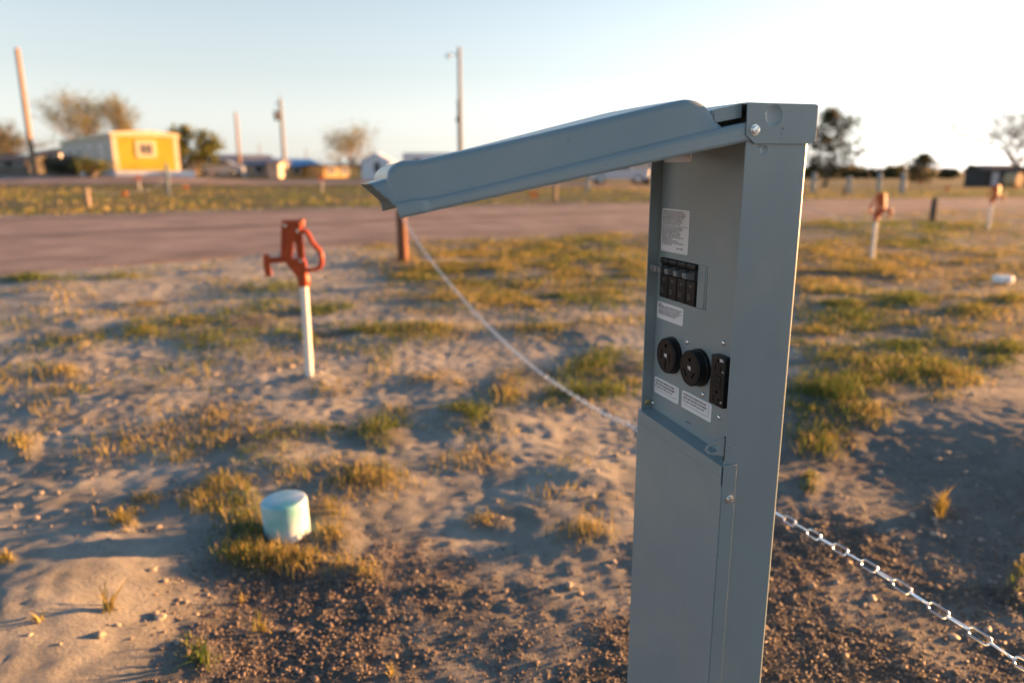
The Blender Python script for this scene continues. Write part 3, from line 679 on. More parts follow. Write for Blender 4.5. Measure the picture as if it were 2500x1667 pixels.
# screws
def pan_screw(y, z, r=.0036):
    Mx = frame_x(y, z, REC); m = MB()
    m.lathe([(r, 0), (r, .0006), (r*.92, .0014), (r*.70, .0021), (r*.40, .0025), (.0002, .0026)], 20, Mx)
    o = m.build('screw', M['steel'], ped)
    cu = MB(); g_, l_ = .00042, .0019; cu.prism([(-l_, -g_), (-g_, -g_), (-g_, -l_), (g_, -l_), (g_, -g_), (l_, -g_), (l_, g_), (g_, g_), (g_, l_), (-g_, l_), (-g_, g_), (-l_, g_)], 'z', .0014, .004, Mx); bool_cut(o, cu.build('cut', M['steel'], ped))
for y, z in ((.1353, .8489), (.0450, .8677), (.0865, .7819), (.0437, .7608), (.2290, .7262)): pan_screw(y, z)
m = MB(); Mx = Matrix(((1, 0, 0, .010), (0, 0, -1, PW_-T), (0, 1, 0, .727), (0, 0, 0, 1)))
m.lathe([(.0046, 0), (.0046, .0008), (.0034, .0016), (.0002, .0017)], 20, Mx); m.build('rivet', M['brass'], ped)
# cap: top sheet, two skirts with cut corners, sloping front visor
cp = MB()
pl = [(-.0039, 1.1765), (-.0034, 1.1782), (.0955, 1.1788), (.0990, 1.1778), (.1005, 1.1752), (.1008, 1.1343), (.0930, 1.1307), (.0102, 1.1303), (-.0031, 1.1404)]
cp.prism(pl, 'y', -.0036, -.0018); cp.prism(pl, 'y', PW_+.0018, PW_+.0036)
cp.box(-.0036, .0985, -.0017, PW_+.0017, 1.1766, 1.1786); cp.box(.0985, .1004, -.0017, PW_+.0017, 1.140, 1.1770)
cap = cp.build('cap', M['paint'], ped)
c = MB(); dish(c, .0350, 1.1640, .0125, .0016, -.0036); dish(c, .0488, 1.1480, .0017, .0007, -.0036); dish(c, .0470, 1.1425, .0013, .0006, -.0036)
bool_cut(cap, c.build('cut', M['paint'], ped)); cap.data.set_sharp_from_angle(angle=R(9))
md = cap.modifiers.new('bevel', 'BEVEL'); md.width = .0006; md.segments = 2; md.limit_method = 'ANGLE'; md.angle_limit = R(60); md = cap.modifiers.new('normals', 'WEIGHTED_NORMAL'); md.keep_sharp = True; md.weight = 100
vz = MB(); a_ = [(-.0042, 1.1780), (-.0405, 1.1704), (-.0440, 1.1690), (-.0455, 1.1660), (-.0440, 1.1565), (-.0420, 1.1540)]
b_ = [(-.0402, 1.1552), (-.0422, 1.1580), (-.0437, 1.1655), (-.0427, 1.1676), (-.0400, 1.1690), (-.0042, 1.1764)]
b_ = [(x+.0002, z-.0006) for x, z in b_]
vz.prism(a_+b_, 'y', .0086, PW_-.0086)
tri = [(-.0042, 1.1760), (-.0402, 1.1686), (-.0430, 1.1664), (-.0420, 1.1570), (-.0402, 1.1548), (-.0042, 1.1615)]
vz.prism(tri, 'y', .0075, .0085); vz.prism(tri, 'y', PW_-.0085, PW_-.0075)
vz.build('visor', M['paint'], cap)
m = MB(); Mx = Matrix(((1, 0, 0, .0088), (0, 0, -1, -.0036), (0, 1, 0, 1.1464), (0, 0, 0, 1)))
m.lathe([(.0066, 0), (.0066, .0009), (.0052, .0010), (.0052, .0032), (.0046, .0040), (.0002, .0043)], 26, Mx); o = m.build('hinge_screw', M['steel'], ped)
cu = MB(); cu.box(-.006, .006, -.0006, .0006, .0026, .006, Mx @ Matrix.Rotation(R(48), 4, 'Z')); bool_cut(o, cu.build('cut', M['steel'], ped))
# lower cover: front sheet, side returns, ledge
lc = MB()
lc.prism([(-.0025, -.12), (PW_+.0025, -.12), (PW_+.0025, .7142), (-.0004, .7070), (-.0004, .6800), (-.0025, .6800)], 'x', -.0042, -.0026)
for sgn in (0, 1):
    ya, yb = ((-.0034, -.0012) if sgn == 0 else (PW_+.0012, PW_+.0034))
    lc.prism([(-.0025, -.12), (.0184, -.12), (.0184, .7085), (-.0020, .7093), (-.0020, .6812), (-.0025, .6812)], 'y', ya, yb)
lower = lc.build('lower_cover', M['paint'], ped, bevel=.0005)
lg = MB(); vs = []
for y_, zf, zb in ((-.0003, .7072, .7105), (PW_+.0020, .7144, .7180)):
    vs += [(-.0041, y_, zf), (REC-.0004, max(.0025, min(PW_-.0025, y_)), zb), (REC-.0004, max(.0025, min(PW_-.0025, y_)), zb-.0016), (-.0041, y_, zf-.0016)]
lg.add(vs, [(0, 1, 5, 4), (1, 2, 6, 5), (2, 3, 7, 6), (3, 0, 4, 7), (0, 3, 2, 1), (4, 5, 6, 7)])
lg.build('ledge', M['paint'], lower)
fr = MB(); fr.box(-.0046, -.0040, .004, PW_-.002, .6915, .6922); fr.build('fold_line', M['paint'], lower)
m = MB(); Mx = Matrix(((1, 0, 0, .0098), (0, 0, -1, -.0034), (0, 1, 0, .6593), (0, 0, 0, 1)))
m.lathe([(.0056, 0), (.0056, .0010), (.0040, .0011)], 24, Mx); hx = circ(0, 0, .0043, 6, .3); m.prism(hx, 'z', .001, .0044, Mx); o = m.build('cover_bolt', M['steel'], ped, bevel=.0004)
cu = MB(); cu.lathe([(.0022, .0034), (.0026, .006)], 14, Mx); bool_cut(o, cu.build('cut', M['steel'], ped))
# latch tab, bent out of the near side sheet
def catmull(P, n=8):
    out = []; m_ = len(P)
    for i in range(m_):
        p0, p1, p2, p3 = [np.array(P[(i+k-1) % m_]) for k in range(4)]
        for j in range(n):
            t = j/n; out.append(tuple(.5*((2*p1)+(-p0+p2)*t+(2*p0-5*p1+4*p2-p3)*t*t+(-p0+3*p1-3*p2+p3)*t**3)))
    return out
oo = [(0, .7225), (0, .736), (0, .7478), (-.0090, .7470), (-.0200, .7440), (-.0285, .7400), (-.0312, .7345), (-.0275, .7290), (-.0190, .7258), (-.0095, .7240)]
ii = [(-.0120, .7310), (-.0105, .7345), (-.0125, .7390), (-.0165, .7402), (-.0205, .7400), (-.0245, .7385), (-.0268, .7345), (-.0245, .7305), (-.0205, .7290), (-.0160, .7292)]
ho = [oo[i] for i in range(10)]
O = catmull(ho, 5); O = [(min(x, 0), z) for x, z in O]; I = catmull(ii, 5)
lt = MB(); lt.ring(O, I[::1], 'y', .0002, .0019); lt.build('latch_tab', M['paint'], ped, bevel=.0003)
sl = MB(); sl.box(-.0012, -.0004, -.0006, .0024, .7150, .7500); sl.build('latch_slot', M['dark_in'], ped)
# lid: pressed tray, hinged at the cap, hanging open
L_ = .447; ux = Vector((-math.cos(R(11.1)), 0, -math.sin(R(11.1)))); uh = Vector((-math.sin(R(11.1)), 0, math.cos(R(11.1)))); O_ = Vector((.004, 0, 1.1336))
us = np.concatenate([np.linspace(-.004, .03, 6), np.linspace(.034, .085, 22), np.linspace(.10, .395, 16), np.linspace(.402, .424, 10), np.linspace(.4255, .447, 16), np.linspace(.450, .469, 8)])
def Bh(u):
    if u < .036: return 0.
    if u < .080: return .0415*math.sqrt(max(0, 1-((.080-u)/.044)**2))
    if u < .424: return .0415
    if u < .446:
        return .0270+.0145*math.sqrt(max(0, 1-((u-.424)/.022)**2))
    return .0270-.0016*(u-.446)/.02
prof = []   # (y fraction kind, height kind)
def prof_pts(u):
    hf = .0225-.0085*sstep(0, .40, u)+.0025*sstep(.405, .425, u)
    fl = .0030*sstep(.405, .418, u)
    B = Bh(u); k = min(1, B/.012)
    pts = [(-.0022-fl, 0), (-.0018-fl, .004), (-.0016-fl*.9, hf*.6), (-.0012-fl*.6, hf-.0012), (.0002, hf), (.0018, hf+.0002)]
    cr = .0085
    for t in np.linspace(0, 1, 7):
        pts.append((.0034+.0050*t*k, hf+max(0, B-cr*k)*t))
    for a in np.linspace(12, 90, 7):
        pts.append((.0034+.0050*k+cr*k*(1-math.cos(R(a))), hf+max(0, B-cr*k)+min(cr*k, B)*math.sin(R(a))))
    yl, hl = pts[-1]; mid = PW_/2
    pts += [(yl+(mid-yl)*t, hl+.0004*math.sin(t*math.pi/2)) for t in (.15, .4, .7, 1)]
    return pts
grid = []
for u in us:
    pp = prof_pts(float(u)); full = pp + [(PW_-y, h) for y, h in pp[::-1][1:]]
    row = []
    for y, h in full:
        uu = min(u, .4435+max(0, h-.0135)*.80) if u > .43 else u
        uu -= .018*(y/PW_)*max(0, u)/.44; h = h-.0085*(y/PW_)*max(0, u)/.44      # the lid hangs a little askew
        row.append(tuple(O_ + ux*uu + uh*h + Vector((0, y, 0))))
    grid.append(row)
nv = len(grid[0]); vs = [p for row in grid for p in row]
fs = [[i*nv+j, i*nv+j+1, (i+1)*nv+j+1, (i+1)*nv+j] for i in range(len(us)-1) for j in range(nv-1)]
ld = MB(); ld.add(vs, fs); lid = ld.build('lid', M['paint'], ped, ang=50)
bm = bmesh.new(); bm.from_mesh(lid.data); bmesh.ops.remove_doubles(bm, verts=bm.verts, dist=.00004); bmesh.ops.dissolve_degenerate(bm, dist=.00003, edges=bm.edges)
bmesh.ops.recalc_face_normals(bm, faces=bm.faces)
top = max(bm.faces, key=lambda f_: f_.calc_center_median().z)
if top.normal.z < 0: bmesh.ops.reverse_faces(bm, faces=bm.faces)
bm.to_mesh(lid.data); bm.free(); lid.data.set_sharp_from_angle(angle=R(50))
md = lid.modifiers.new('sheet', 'SOLIDIFY'); md.thickness = .0014; md.offset = -1

# ------------------------------------------------------------------ yard hydrant (origin at the foot of its pipe; spout towards -x)
def make_hydrant(label, loc, rz):
    h = empty('yard_hydrant', loc, rz); tag(h, label, 'yard hydrant', 'red headed yard hydrants on white pipes')
    p = MB(); p.lathe([(.0205, -.08), (.0205, .50)], 20); p.build('standpipe', M['white_pipe'], h)
    c = MB()
    c.lathe([(.0245, .487), (.029, .49), (.031, .505), (.031, .530), (.028, .540), (.026, .552)], 20)
    body = [(-.024, .530), (.018, .530), (.016, .600), (-.004, .632), (-.046, .632), (-.050, .736), (-.038, .742), (-.030, .735), (-.034, .640), (-.034, .632), (-.078, .612)]
    c.prism([(-.078, .606), (-.024, .528), (.020, .528), (.018, .610), (.006, .632), (-.052, .632), (-.062, .640), (-.100, .640)], 'y', -.022, .022)
    # two uprights and the top block
    c.prism([(-.106, .630), (-.050, .634), (-.040, .712), (-.016, .724), (-.016, .770), (.004, .772), (.006, .824), (-.084, .826), (-.092, .790)], 'y', -.020, .020)
    c.prism([(-.020, .632), (.012, .632), (.009, .775), (-.020, .775)], 'y', -.012, .012)
    c.tube([(-.020, 0, .64), (-.022, 0, .70), (-.026, 0, .745)], .006, 10)
    c.lathe([(.015, .0), (.0155, .03), (.013, .036)], 14, Matrix.Translation((.008, 0, .794)))
    c.build('head_casting', M['red_iron'], h, bevel=.005, seg=3)
    s = MB(); s.tube([(-.085, 0, .627), (-.13, 0, .624), (-.172, 0, .622)], [.017, .0155, .015], 16)
    s.tube([(-.178, 0, .655), (-.178, 0, .640), (-.178, 0, .600), (-.175, 0, .565), (-.173, 0, .542)], [.0135, .018, .0185, .017, .0195], 16)
    s.build('spout', M['red_iron'], h)
    for bx, bz in ((-.010, .772), (-.004, .622), (-.070, .800)):
        q = MB(); q.prism(circ(bx, bz, .0085, 6), 'y', -.030, -.019); q.prism(circ(bx, bz, .0045, 10), 'y', -.034, -.0301); q.build('bolt', M['steel'], h)
    hd = MB(); P = [(-.006, .0, .776), (.022, 0, .770), (.038, 0, .752), (.052, 0, .715), (.070, 0, .690), (.090, 0, .668), (.0965, 0, .640), (.096, 0, .606), (.086, 0, .583), (.060, 0, .572), (.030, 0, .570), (.006, 0, .572)]
    hd.tube(P, [.011, .0125, .0125, .012, .0125, .013, .013, .0125, .012, .011, .010, .009], 12); hd.build('lever_handle', M['red_iron'], h)
    return h
hx, hy = -1.076, 3.811
hyd = make_hydrant('red headed water hydrant on white pipe standing left of the raised lid', (hx, hy, gz(hx, hy)-.01), .12)
def hyd_at(px, py, rz, label, Y=None):
    if Y: P = at(px, py, Y); x, y, z = P
    else: x, y = gp(px, py); z = gz(x, y)
    return dup(hyd, (x, y, z-.01), rz, label)
hyd_at(2128, 636, 2.1, 'glinting hydrant on white pipe right of the pedestal, nearer of the right pair')
hyd_at(2412, 565, 2.1, 'smaller glinting hydrant farther right, on white pipe beside the near edge of the road')
hyd_at(342, 465, .5, 'distant hydrant with white pipe in front of the yellow mobile home')
hyd_at(788, 466, .5, 'distant hydrant with white pipe in front of the ochre low house')

# ------------------------------------------------------------------ pipe caps
def pipe_cap(name, label, loc, r, hh, mt):
    t = empty(name, loc); tag(t, label, 'pipe cap')
    m = MB(); rr_ = .009
    prof = [(r*.985, -.04 if hh > .06 else 0), (r, hh-rr_-.004)] + [(r-rr_+rr_*math.cos(a), hh-rr_+rr_*math.sin(a)) for a in np.linspace(0, math.pi/2, 6)] + [(r*.4, hh+.001), (.001, hh+.0015)]
    m.lathe(prof, 48); m.build('cap_shell', mt, t); return t
P = at(697, 1216, 2.11); z = gz(P.x, P.y); t = pipe_cap('pipe_cap', 'worn teal and white plastic pipe cap standing in the grass below the red hydrant', (P.x, P.y, z-.03), .0690, P.z-z+.03, M['teal']); t.rotation_euler = (0, R(-2.5), .4)
x, y = -.0, 0
P = at(2447, 690, 7.28); t = pipe_cap('pipe_cap', 'white pipe cap low over the dark grass at the right edge', (P.x, P.y, gz(P.x, P.y)+.025), .092, .055, M['white_plastic'])
m = MB(); m.lathe([(.06, -.08), (.06, .03)], 24); m.build('pipe_stub', M['orange_tan'], t)

# ------------------------------------------------------------------ wooden stump posts
def stump(px, py, hgt, r, label, mt='wood_stump', Y=None, lean=0):
    if Y: P = at(px, py, Y); x, y, z = P; z = max(z, gz(x, y))
    else: x, y = gp(px, py); z = gz(x, y)
    m = MB(); m.lathe([(r*1.05, -.1), (r*1.04, 0), (r, hgt*.5), (r*.98, hgt-.012), (r*.9, hgt-.002), (r*.5, hgt+.002), (.001, hgt)], 18)
    o = m.build('wooden_post', M[mt], bevel=0); o.location = (x, y, z); o.rotation_euler = (0, lean, 0)
    tag(o, label, 'post', 'short wooden posts carrying chains'); return o
stump(985, 643, .60, .062, 'reddish wooden post holding the long chain, under the tip of the raised lid', lean=-.015)
stump(2276, 542, .50, .062, 'dark short wooden post on the grass between the two right hydrants', 'dark_boards')
stump(216, 505, .56, .075, 'grey squat wooden post in the verge in front of the brown fence', 'wood_grey')
stump(519, 452, .55, .07, 'thin wooden post right of the grey distant pedestal', 'wood_grey')
stump(1355, 490, .60, .07, 'weathered wooden post in the verge seen below the raised lid', 'wood_grey')
stump(2060, 480, .4, .05, 'short dark stake in the far grass right of the pedestal', 'dark_boards')

# ------------------------------------------------------------------ chains
def link_mesh(mb, Mx, pitch=.042, wid=.0190, wire=.0024, nseg=6, nring=6):
    L2 = pitch/2+wire*.9-wid/2+wire*0; rw = wid/2-wire
    path = []
    for k in range(nseg+1):
        a = -math.pi/2+math.pi*k/nseg; path.append((L2+rw*math.cos(a), rw*math.sin(a), 0))
    for k in range(nseg+1):
        a = math.pi/2+math.pi*k/nseg; path.append((-L2+rw*math.cos(a), rw*math.sin(a), 0))
    mb.tube(path, wire, nring, closed=True, M=Mx)
def chain(pts, label, pitch=.042, wid=.0190, wire=.0024, nseg=6, nring=6, group='galvanised chains strung between posts', smooth_pts=True):
    P = [Vector(p) for p in pts]
    if smooth_pts:
        Q = []
        for i in range(len(P)-1):
            p0, p1, p2, p3 = P[max(i-1, 0)], P[i], P[i+1], P[min(i+2, len(P)-1)]
            for j in range(12):
                t = j/12; Q.append(.5*((2*p1)+(p2-p0)*t+(2*p0-5*p1+4*p2-p3)*t*t+(3*p1-p0-3*p2+p3)*t**3))
        P = Q+[P[-1]]
    cum = [0]
    for i in range(1, len(P)): cum.append(cum[-1]+(P[i]-P[i-1]).length)
    def ev(s):
        i = min(max(1, int(np.searchsorted(cum, s))), len(P)-1); t = (s-cum[i-1])/max(1e-9, cum[i]-cum[i-1]); return P[i-1].lerp(P[i], t)
    mb = MB(); n = int(cum[-1]/pitch); rnd = random.Random(5)
    for k in range(n):
        s = (k+.5)*pitch; a, c = ev(max(0, s-pitch/2)), ev(min(cum[-1], s+pitch/2)); d = (c-a).normalized()
        side = d.cross(Vector((0, 0, 1))).normalized(); up = side.cross(d)
        ang = R(28 if k % 2 else -58)+rnd.uniform(-.22, .22)
        yv = side*math.cos(ang)+up*math.sin(ang); zv = d.cross(yv)
        Mx = Matrix(((d.x, yv.x, zv.x, 0), (d.y, yv.y, zv.y, 0), (d.z, yv.z, zv.z, 0), (0, 0, 0, 1))); Mx.translation = (a+c)/2
        link_mesh(mb, Mx, pitch, wid, wire, nseg, nring)
    o = mb.build('chain', M['chain'], fix=False); 
    tag(o, label, 'chain', group); return o
chain([(-1.30, 8.86, .56), (-1.19, 8.40, .52), (-.80, 6.92, .331), (-.39, 5.38, .208), (-.124, 4.39, .155), (.101, 3.55, .150), (.256, 2.97, .181), (.349, 2.62, .214), (.416, 2.37, .251), (.53, 1.97, .285), (.622, 1.60, .315), (.660, 1.46, .329), (.703, 1.298, .346), (.732, 1.191, .350), (.768, 1.055, .359), (.784, .997, .361), (.85, .76, .40), (.93, .45, .47)],
      'bright steel chain running from the reddish post past the pedestal to the bottom right corner')
chain([(4.70, 14.66, .62), (5.168, 13.347, .427), (5.458, 12.529, .321), (5.738, 11.741, .23), (6.126, 10.645, .138), (6.532, 9.5, .10), (6.9, 8.4, .12)], 'pale chain sagging low across the grass behind the nearer right hydrant', nseg=3, nring=4)
chain([(8.962, 16.05, .49), (8.975, 15.166, .36), (8.99, 14.121, .267), (9.007, 13.0, .186), (9.02, 11.8, .15)], 'pale chain sagging from the dark short post to the right edge', nseg=3, nring=4)
a = at(212, 462, 22.6); b_ = at(250, 470, 25); c_ = at(300, 472, 28); d_ = at(360, 464, 31.5); e_ = at(404, 444, 35)
chain([a, b_, c_, d_, e_], 'faint pale chain in the verge below the yellow mobile home', pitch=.06, wid=.022, wire=.0035, nseg=3, nring=4)
a = at(414, 446, 35.2); b_ = at(450, 449, 37); c_ = at(485, 442, 39); d_ = at(517, 426, 41)
chain([a, b_, c_, d_], 'faint pale chain rising to the thin post beside the silver car', pitch=.06, wid=.022, wire=.0035, nseg=3, nring=4)

# ------------------------------------------------------------------ orange markers and glint stand-ins, small far pedestals
def marker(px, py, Y, label):
    P = at(px, py, Y); z = gz(P.x, P.y); t = empty('marker_or_glint', (P.x, P.y, z)); tag(t, label, 'marker flag', 'small orange markers in the verge')
    m = MB(); m.tube([(0, 0, -.03), (0, 0, max(.25, P.z-z))], .012, 8); m.build('stake', M['wood_grey'], t)
    f = MB(); zz = max(.25, P.z-z); f.prism(rrect(-.11, .11, zz-.09, zz+.09, .05), 'y', -.015, .015); f.build('flag', M['flag'], t)
marker(453, 457, 34, 'small orange marker in the verge right of the distant grey pedestal')
marker(1303, 476, 22, 'small orange marker in the verge below the middle of the lid')
marker(303, 474, 27, 'small orange marker low in the verge left of the distant hydrant')
marker(2311, 466, 34, 'orange dot standing for a glint at the far right above the dark short post')  # this and the following flags are added in place of sun glints
marker(2480, 464, 40, 'orange dot standing for a glint at the right edge below the dark cabin')
marker(2245, 444, 60, 'tiny orange dot standing for a glint in the far field under the small bushy tree')
marker(2121, 424, 75, 'tiny orange dot standing for a glint right of the dark evergreen tree')
def make_small_ped(label, loc, rz, s):
    t = empty('power_pedestal', loc, rz); t.scale = (1, 1, s); tag(t, label, 'power pedestal', 'far grey power pedestals with closed lids')
    b = MB(); b.box(-.10, .10, -.06, .06, -.1, .70); b.box(-.10, .10, .03, .06, .7001, 1.12); b.build('housing', M['paint'], t, bevel=.006)
    l = MB(); l.prism([(-.075, .71), (-.055, .71), (-.055, 1.10), (-.030, 1.125), (.029, 1.125), (.029, .70), (-.04, .70)], 'x', -.103, .103); l.build('lid', M['paint'], t, bevel=.006)
    c = MB(); c.prism([(-.066, 1.126), (.066, 1.126), (.060, 1.165), (-.058, 1.150)], 'x', -.108, .108); c.build('cap', M['paint'], t, bevel=.004)
    return t
def ped_at(proto, px, py, Y, rz, s, label):
    P = at(px, py, Y); z = gz(P.x, P.y)
    if proto is None: return make_small_ped(label, (P.x, P.y, z), rz, s)
    o = dup(proto, (P.x, P.y, z), rz, label); o.scale = (1, 1, s); return o
sp = ped_at(None, 412, 472, 33, -1.245, 1.15, 'distant grey pedestal standing before the right end of the yellow mobile home')
ped_at(sp, 1434, 464, 38, -1.245, .85, 'distant pale grey pedestal seen just below the raised lid')
ped_at(sp, 1985, 468, 36, -1.245, .8, 'far grey pedestal directly under the dark evergreen tree')
ped_at(sp, 2072, 466, 36, -1.245, .65, 'far grey pedestal just right of the dark evergreen tree')
ped_at(sp, 2145, 462, 39, -1.245, .8, 'far grey pedestal above the head of the nearer right hydrant')
ped_at(sp, 2202, 468, 35, -1.245, .8, 'far grey pedestal left of the small round bush tree')
ped_at(sp, 940, 458, 42, -1.245, .9, 'far grey pedestal hidden behind the tip of the lid beside the white shed')

# ------------------------------------------------------------------ utility poles
def upole(px, ptop, pbase, Y, r, label, mt, extra=None):
    B = at(px, pbase, Y); T_ = at(px, ptop, Y); z0 = gz(B.x, B.y); hgt = T_.z-z0
    t = empty('utility_pole', (B.x, B.y, z0)); tag(t, label, 'utility pole', 'tall utility poles')
    m = MB(); m.tube([(0, 0, -.4), (0, 0, hgt*.5), (0, 0, hgt)], [r, r*.86, r*.72], 14); m.build('pole', M[mt], t)
    if extra == 'transformer':
        q = MB(); q.lathe([(.22, 0), (.27, .04), (.27, .78), (.24, .84), (.06, .88), (.05, .98)], 18, Matrix.Translation((-.42, -.1, hgt-2.0))); q.build('transformer', M['pole_grey'], t)
        q = MB(); q.tube([(0, 0, hgt-.1), (0, 0, hgt+.5)], .03, 8); q.tube([(0, 0, hgt-.5), (-.42, -.1, hgt-.35)], .035, 8); q.tube([(-.42, -.1, hgt-.35), (-.42, -.1, hgt-1.1)], .025, 8); q.build('bracket', M['pole_grey'], t)
    if extra == 'lamp':
        q = MB(); q.tube([(0, 0, hgt-.45), (-.35, 0, hgt-.38), (-.62, 0, hgt-.40)], .03, 8); q.build('lamp_arm', M['pole_grey'], t)
        q = MB(); q.lathe([(.03, .10), (.10, .06), (.17, -.05), (.16, -.10), (.05, -.14)], 14, Matrix.Translation((-.66, 0, hgt-.44))); q.build('lamp_head', M['white_plastic'], t)
        q = MB(); q.box(-.16, -.09, -.12, -.04, 1.9, 5.0); q.box(-.26, -.10, -.10, -.02, 3.75, 4.0); q.build('conduit', M['roof_dark'], t)
    return t
upole(85, 118, 428, 54, .20, 'tall sunlit wooden utility pole left of the mobile home, with no crossarm', 'pole_wood')
upole(588, 275, 436, 74, .16, 'thin wooden utility pole in front of the grey roofed house', 'pole_wood')
upole(697, 242, 437, 75, .21, 'grey utility pole with transformer can before the blue roof', 'pole_grey', 'transformer')
upole(1126, 116, 440, 46, .135, 'grey utility pole with small lamp arm rising behind the lid', 'pole_grey', 'lamp')
upole(637, 352, 408, 150, .16, 'faint far utility pole between the thin pole and the transformer pole', 'pole_grey')
upole(750, 362, 408, 150, .16, 'faint far utility pole left of the tan budding tree', 'pole_grey')

# ------------------------------------------------------------------ buildings
def build_mobile_home():
    P = at(283, 430, 52); z = gz(P.x, P.y); ang = math.atan2(.62, .78)
    t = empty('mobile_home', (P.x, P.y, z), ang); tag(t, 'yellow corrugated mobile home with cream trim and small end window', 'mobile home')
    W, L, z0, z1 = 4.2, 21.5, .42, 2.72
    e = MB(); n = 36; poly = []
    for i in range(n*4+1):
        x = .30+(W-.60)*i/(n*4); poly.append((x, -.02-(.03 if i % 4 in (1, 2) else 0)))
    poly += [(W-.30, .06), (.30, .06)]
    e.prism(poly, 'z', z0, z1-.02); e.build('end_siding', M['yellow'], t, smooth=False)
    s = MB(); s.box(.0, W, .07, L, z0, z1); o = s.build('side_wall', M['beige'], t)
    for xa in (-.03, W-.295):
        tr = MB(); tr.box(xa, xa+.325, -.05, .065, z0, z1-.02); tr.build('corner_trim', M['cream'], t)
    r = MB(); pl = [(-.10, z1-.01)] + [(-.10+(W+.2)*k/10, z1+.22+.16*math.sin(math.pi*k/10)) for k in range(11)] + [(W+.10, z1-.01)]
    r.prism(pl, 'y', -.16, L+.1); r.build('roof', M['cream'], t)
    k = MB(); k.box(.05, W-.05, -.01, .05, -.1, z0-.01); k.box(.03, .08, .06, L-.05, -.1, z0-.01); k.box(W*.72, W+.9, -.35, -.02, -.1, .40); k.build('skirting', M['white_wall'], t)
    f = MB(); outer = [(1.42, 1.30), (2.72, 1.30), (2.72, 2.42), (1.42, 2.42)]; inner = [(1.66, 1.52), (2.48, 1.52), (2.48, 2.20), (1.66, 2.20)]
    f.ring(outer, inner, 'y', -.10, -.03); f.box(1.90, 1.95, -.085, -.05, 1.52, 2.2); f.box(2.20, 2.25, -.085, -.05, 1.52, 2.2)
    fo = f.build('window', M['cream'], t); q = MB(); q.box(1.66, 2.48, -.058, -.050, 1.52, 2.20); q.build('pane', M['glass'], fo)
    for yy in (3.2, 7.5, 12.0, 16.5):
        f = MB(); f.ring([(yy, 1.1), (yy+1.3, 1.1), (yy+1.3, 2.2), (yy, 2.2)], [(yy+.1, 1.2), (yy+1.2, 1.2), (yy+1.2, 2.1), (yy+.1, 2.1)], 'x', -.06, -.002); fo = f.build('window', M['white_wall'], t)
        q = MB(); q.box(-.030, -.022, yy+.1, yy+1.2, 1.2, 2.1); q.build('pane', M['glass'], fo)
    return t
build_mobile_home()
def house(name, label, cat, px0, px1, base, Y, depth, hwall, hroof, wall, roof, rz=0, ridge='x', eave=.3, wins=(), doors=(), group=None, endwall=None):
    A = at(px0, base, Y); B = at(px1, base, Y); z = min(gz(A.x, A.y), gz(B.x, B.y)); W = (B.x-A.x)
    if rz: W /= math.cos(rz)
    t = empty(name, (A.x, A.y, z), rz); tag(t, label, cat, group)
    w_ = MB(); 
    if ridge == 'x': w_.prism([(0, -.3), (depth, -.3), (depth, hwall), (depth/2, hwall+hroof), (0, hwall)], 'x', 0, W)
    else: w_.prism([(0, -.3), (W, -.3), (W, hwall), (W/2, hwall+hroof), (0, hwall)], 'y', 0, depth)
    w_.build('wall', M[wall], t)
    r = MB(); th = .12
    if ridge == 'x':
        k = hroof/(depth/2); a = -eave
        r.prism([(a, hwall+a*k+.02), (depth/2, hwall+hroof+.02), (depth+eave, hwall-eave*k+.02), (depth+eave, hwall-eave*k+th), (depth/2, hwall+hroof+th+.02), (a, hwall+a*k+th)], 'x', -eave, W+eave)
    else:
        k = hroof/(W/2)
        r.prism([(-eave, hwall-eave*k+.02), (W/2, hwall+hroof+.02), (W+eave, hwall-eave*k+.02), (W+eave, hwall-eave*k+th), (W/2, hwall+hroof+th+.02), (-eave, hwall-eave*k+th)], 'y', -eave, depth)
    r.build('roof', M[roof], t)
    for (x, z0, ww, hh) in wins:
        f = MB(); f.ring([(x-.08, z0-.08), (x+ww+.08, z0-.08), (x+ww+.08, z0+hh+.08), (x-.08, z0+hh+.08)], [(x, z0), (x+ww, z0), (x+ww, z0+hh), (x, z0+hh)], 'y', -.07, -.002); fo = f.build('window', M['white_wall'], t)
        q = MB(); q.box(x, x+ww, -.03, -.02, z0, z0+hh); q.build('pane', M['glass'], fo)
    for (x, ww, hh) in doors:
        f = MB(); f.box(x, x+ww, -.06, -.003, .05, hh); f.build('door', M['white_wall'], t)
    return t
house('house', 'grey roofed long house with tan walls behind the thin utility pole', 'house', 512, 652, 437, 76, 7, 1.25, .95, 'tan', 'roof_grey', rz=.68, wins=((1.0, .5, .8, .6), (4.6, .5, .9, .6)), doors=((2.9, .8, 1.15),))
house('shed', 'small pale lit shed between the grey roofed house and the blue roof', 'shed', 655, 682, 437, 73, 3, 1.35, .25, 'beige', 'roof_grey', wins=((.35, .7, .4, .4),))
house('house', 'low ochre house with a bright blue metal roof', 'house', 690, 768, 437, 78, 6, 1.15, .62, 'orange_tan', 'roof_blue', rz=.68, wins=((1.2, .45, .7, .5),))
house('house', 'low ochre house with flat dark roof behind the tan budding tree', 'house', 792, 866, 437, 76, 5, 1.05, .12, 'orange_tan', 'roof_dark', rz=.68, wins=((.5, .45, .7, .4), (1.9, .45, .7, .4)))
s = house('shed', 'white gabled shed with one dark opening behind the lid tip', 'shed', 884, 948, 442, 58, 4, 1.35, .55, 'white_wall', 'white_wall', ridge='y', eave=.12)
q = MB(); q.prism(rrect(.98, 1.38, .55, 1.35, .15), 'y', -.05, -.003); q.build('opening', M['glass_dark'], s)
house('house', 'grey white long building at far left with low dark roof behind the brown fence', 'house', 92, 150, 428, 84, 8, 2.1, .55, 'greywall', 'roof_dark', wins=((.6, .8, .8, .8),))
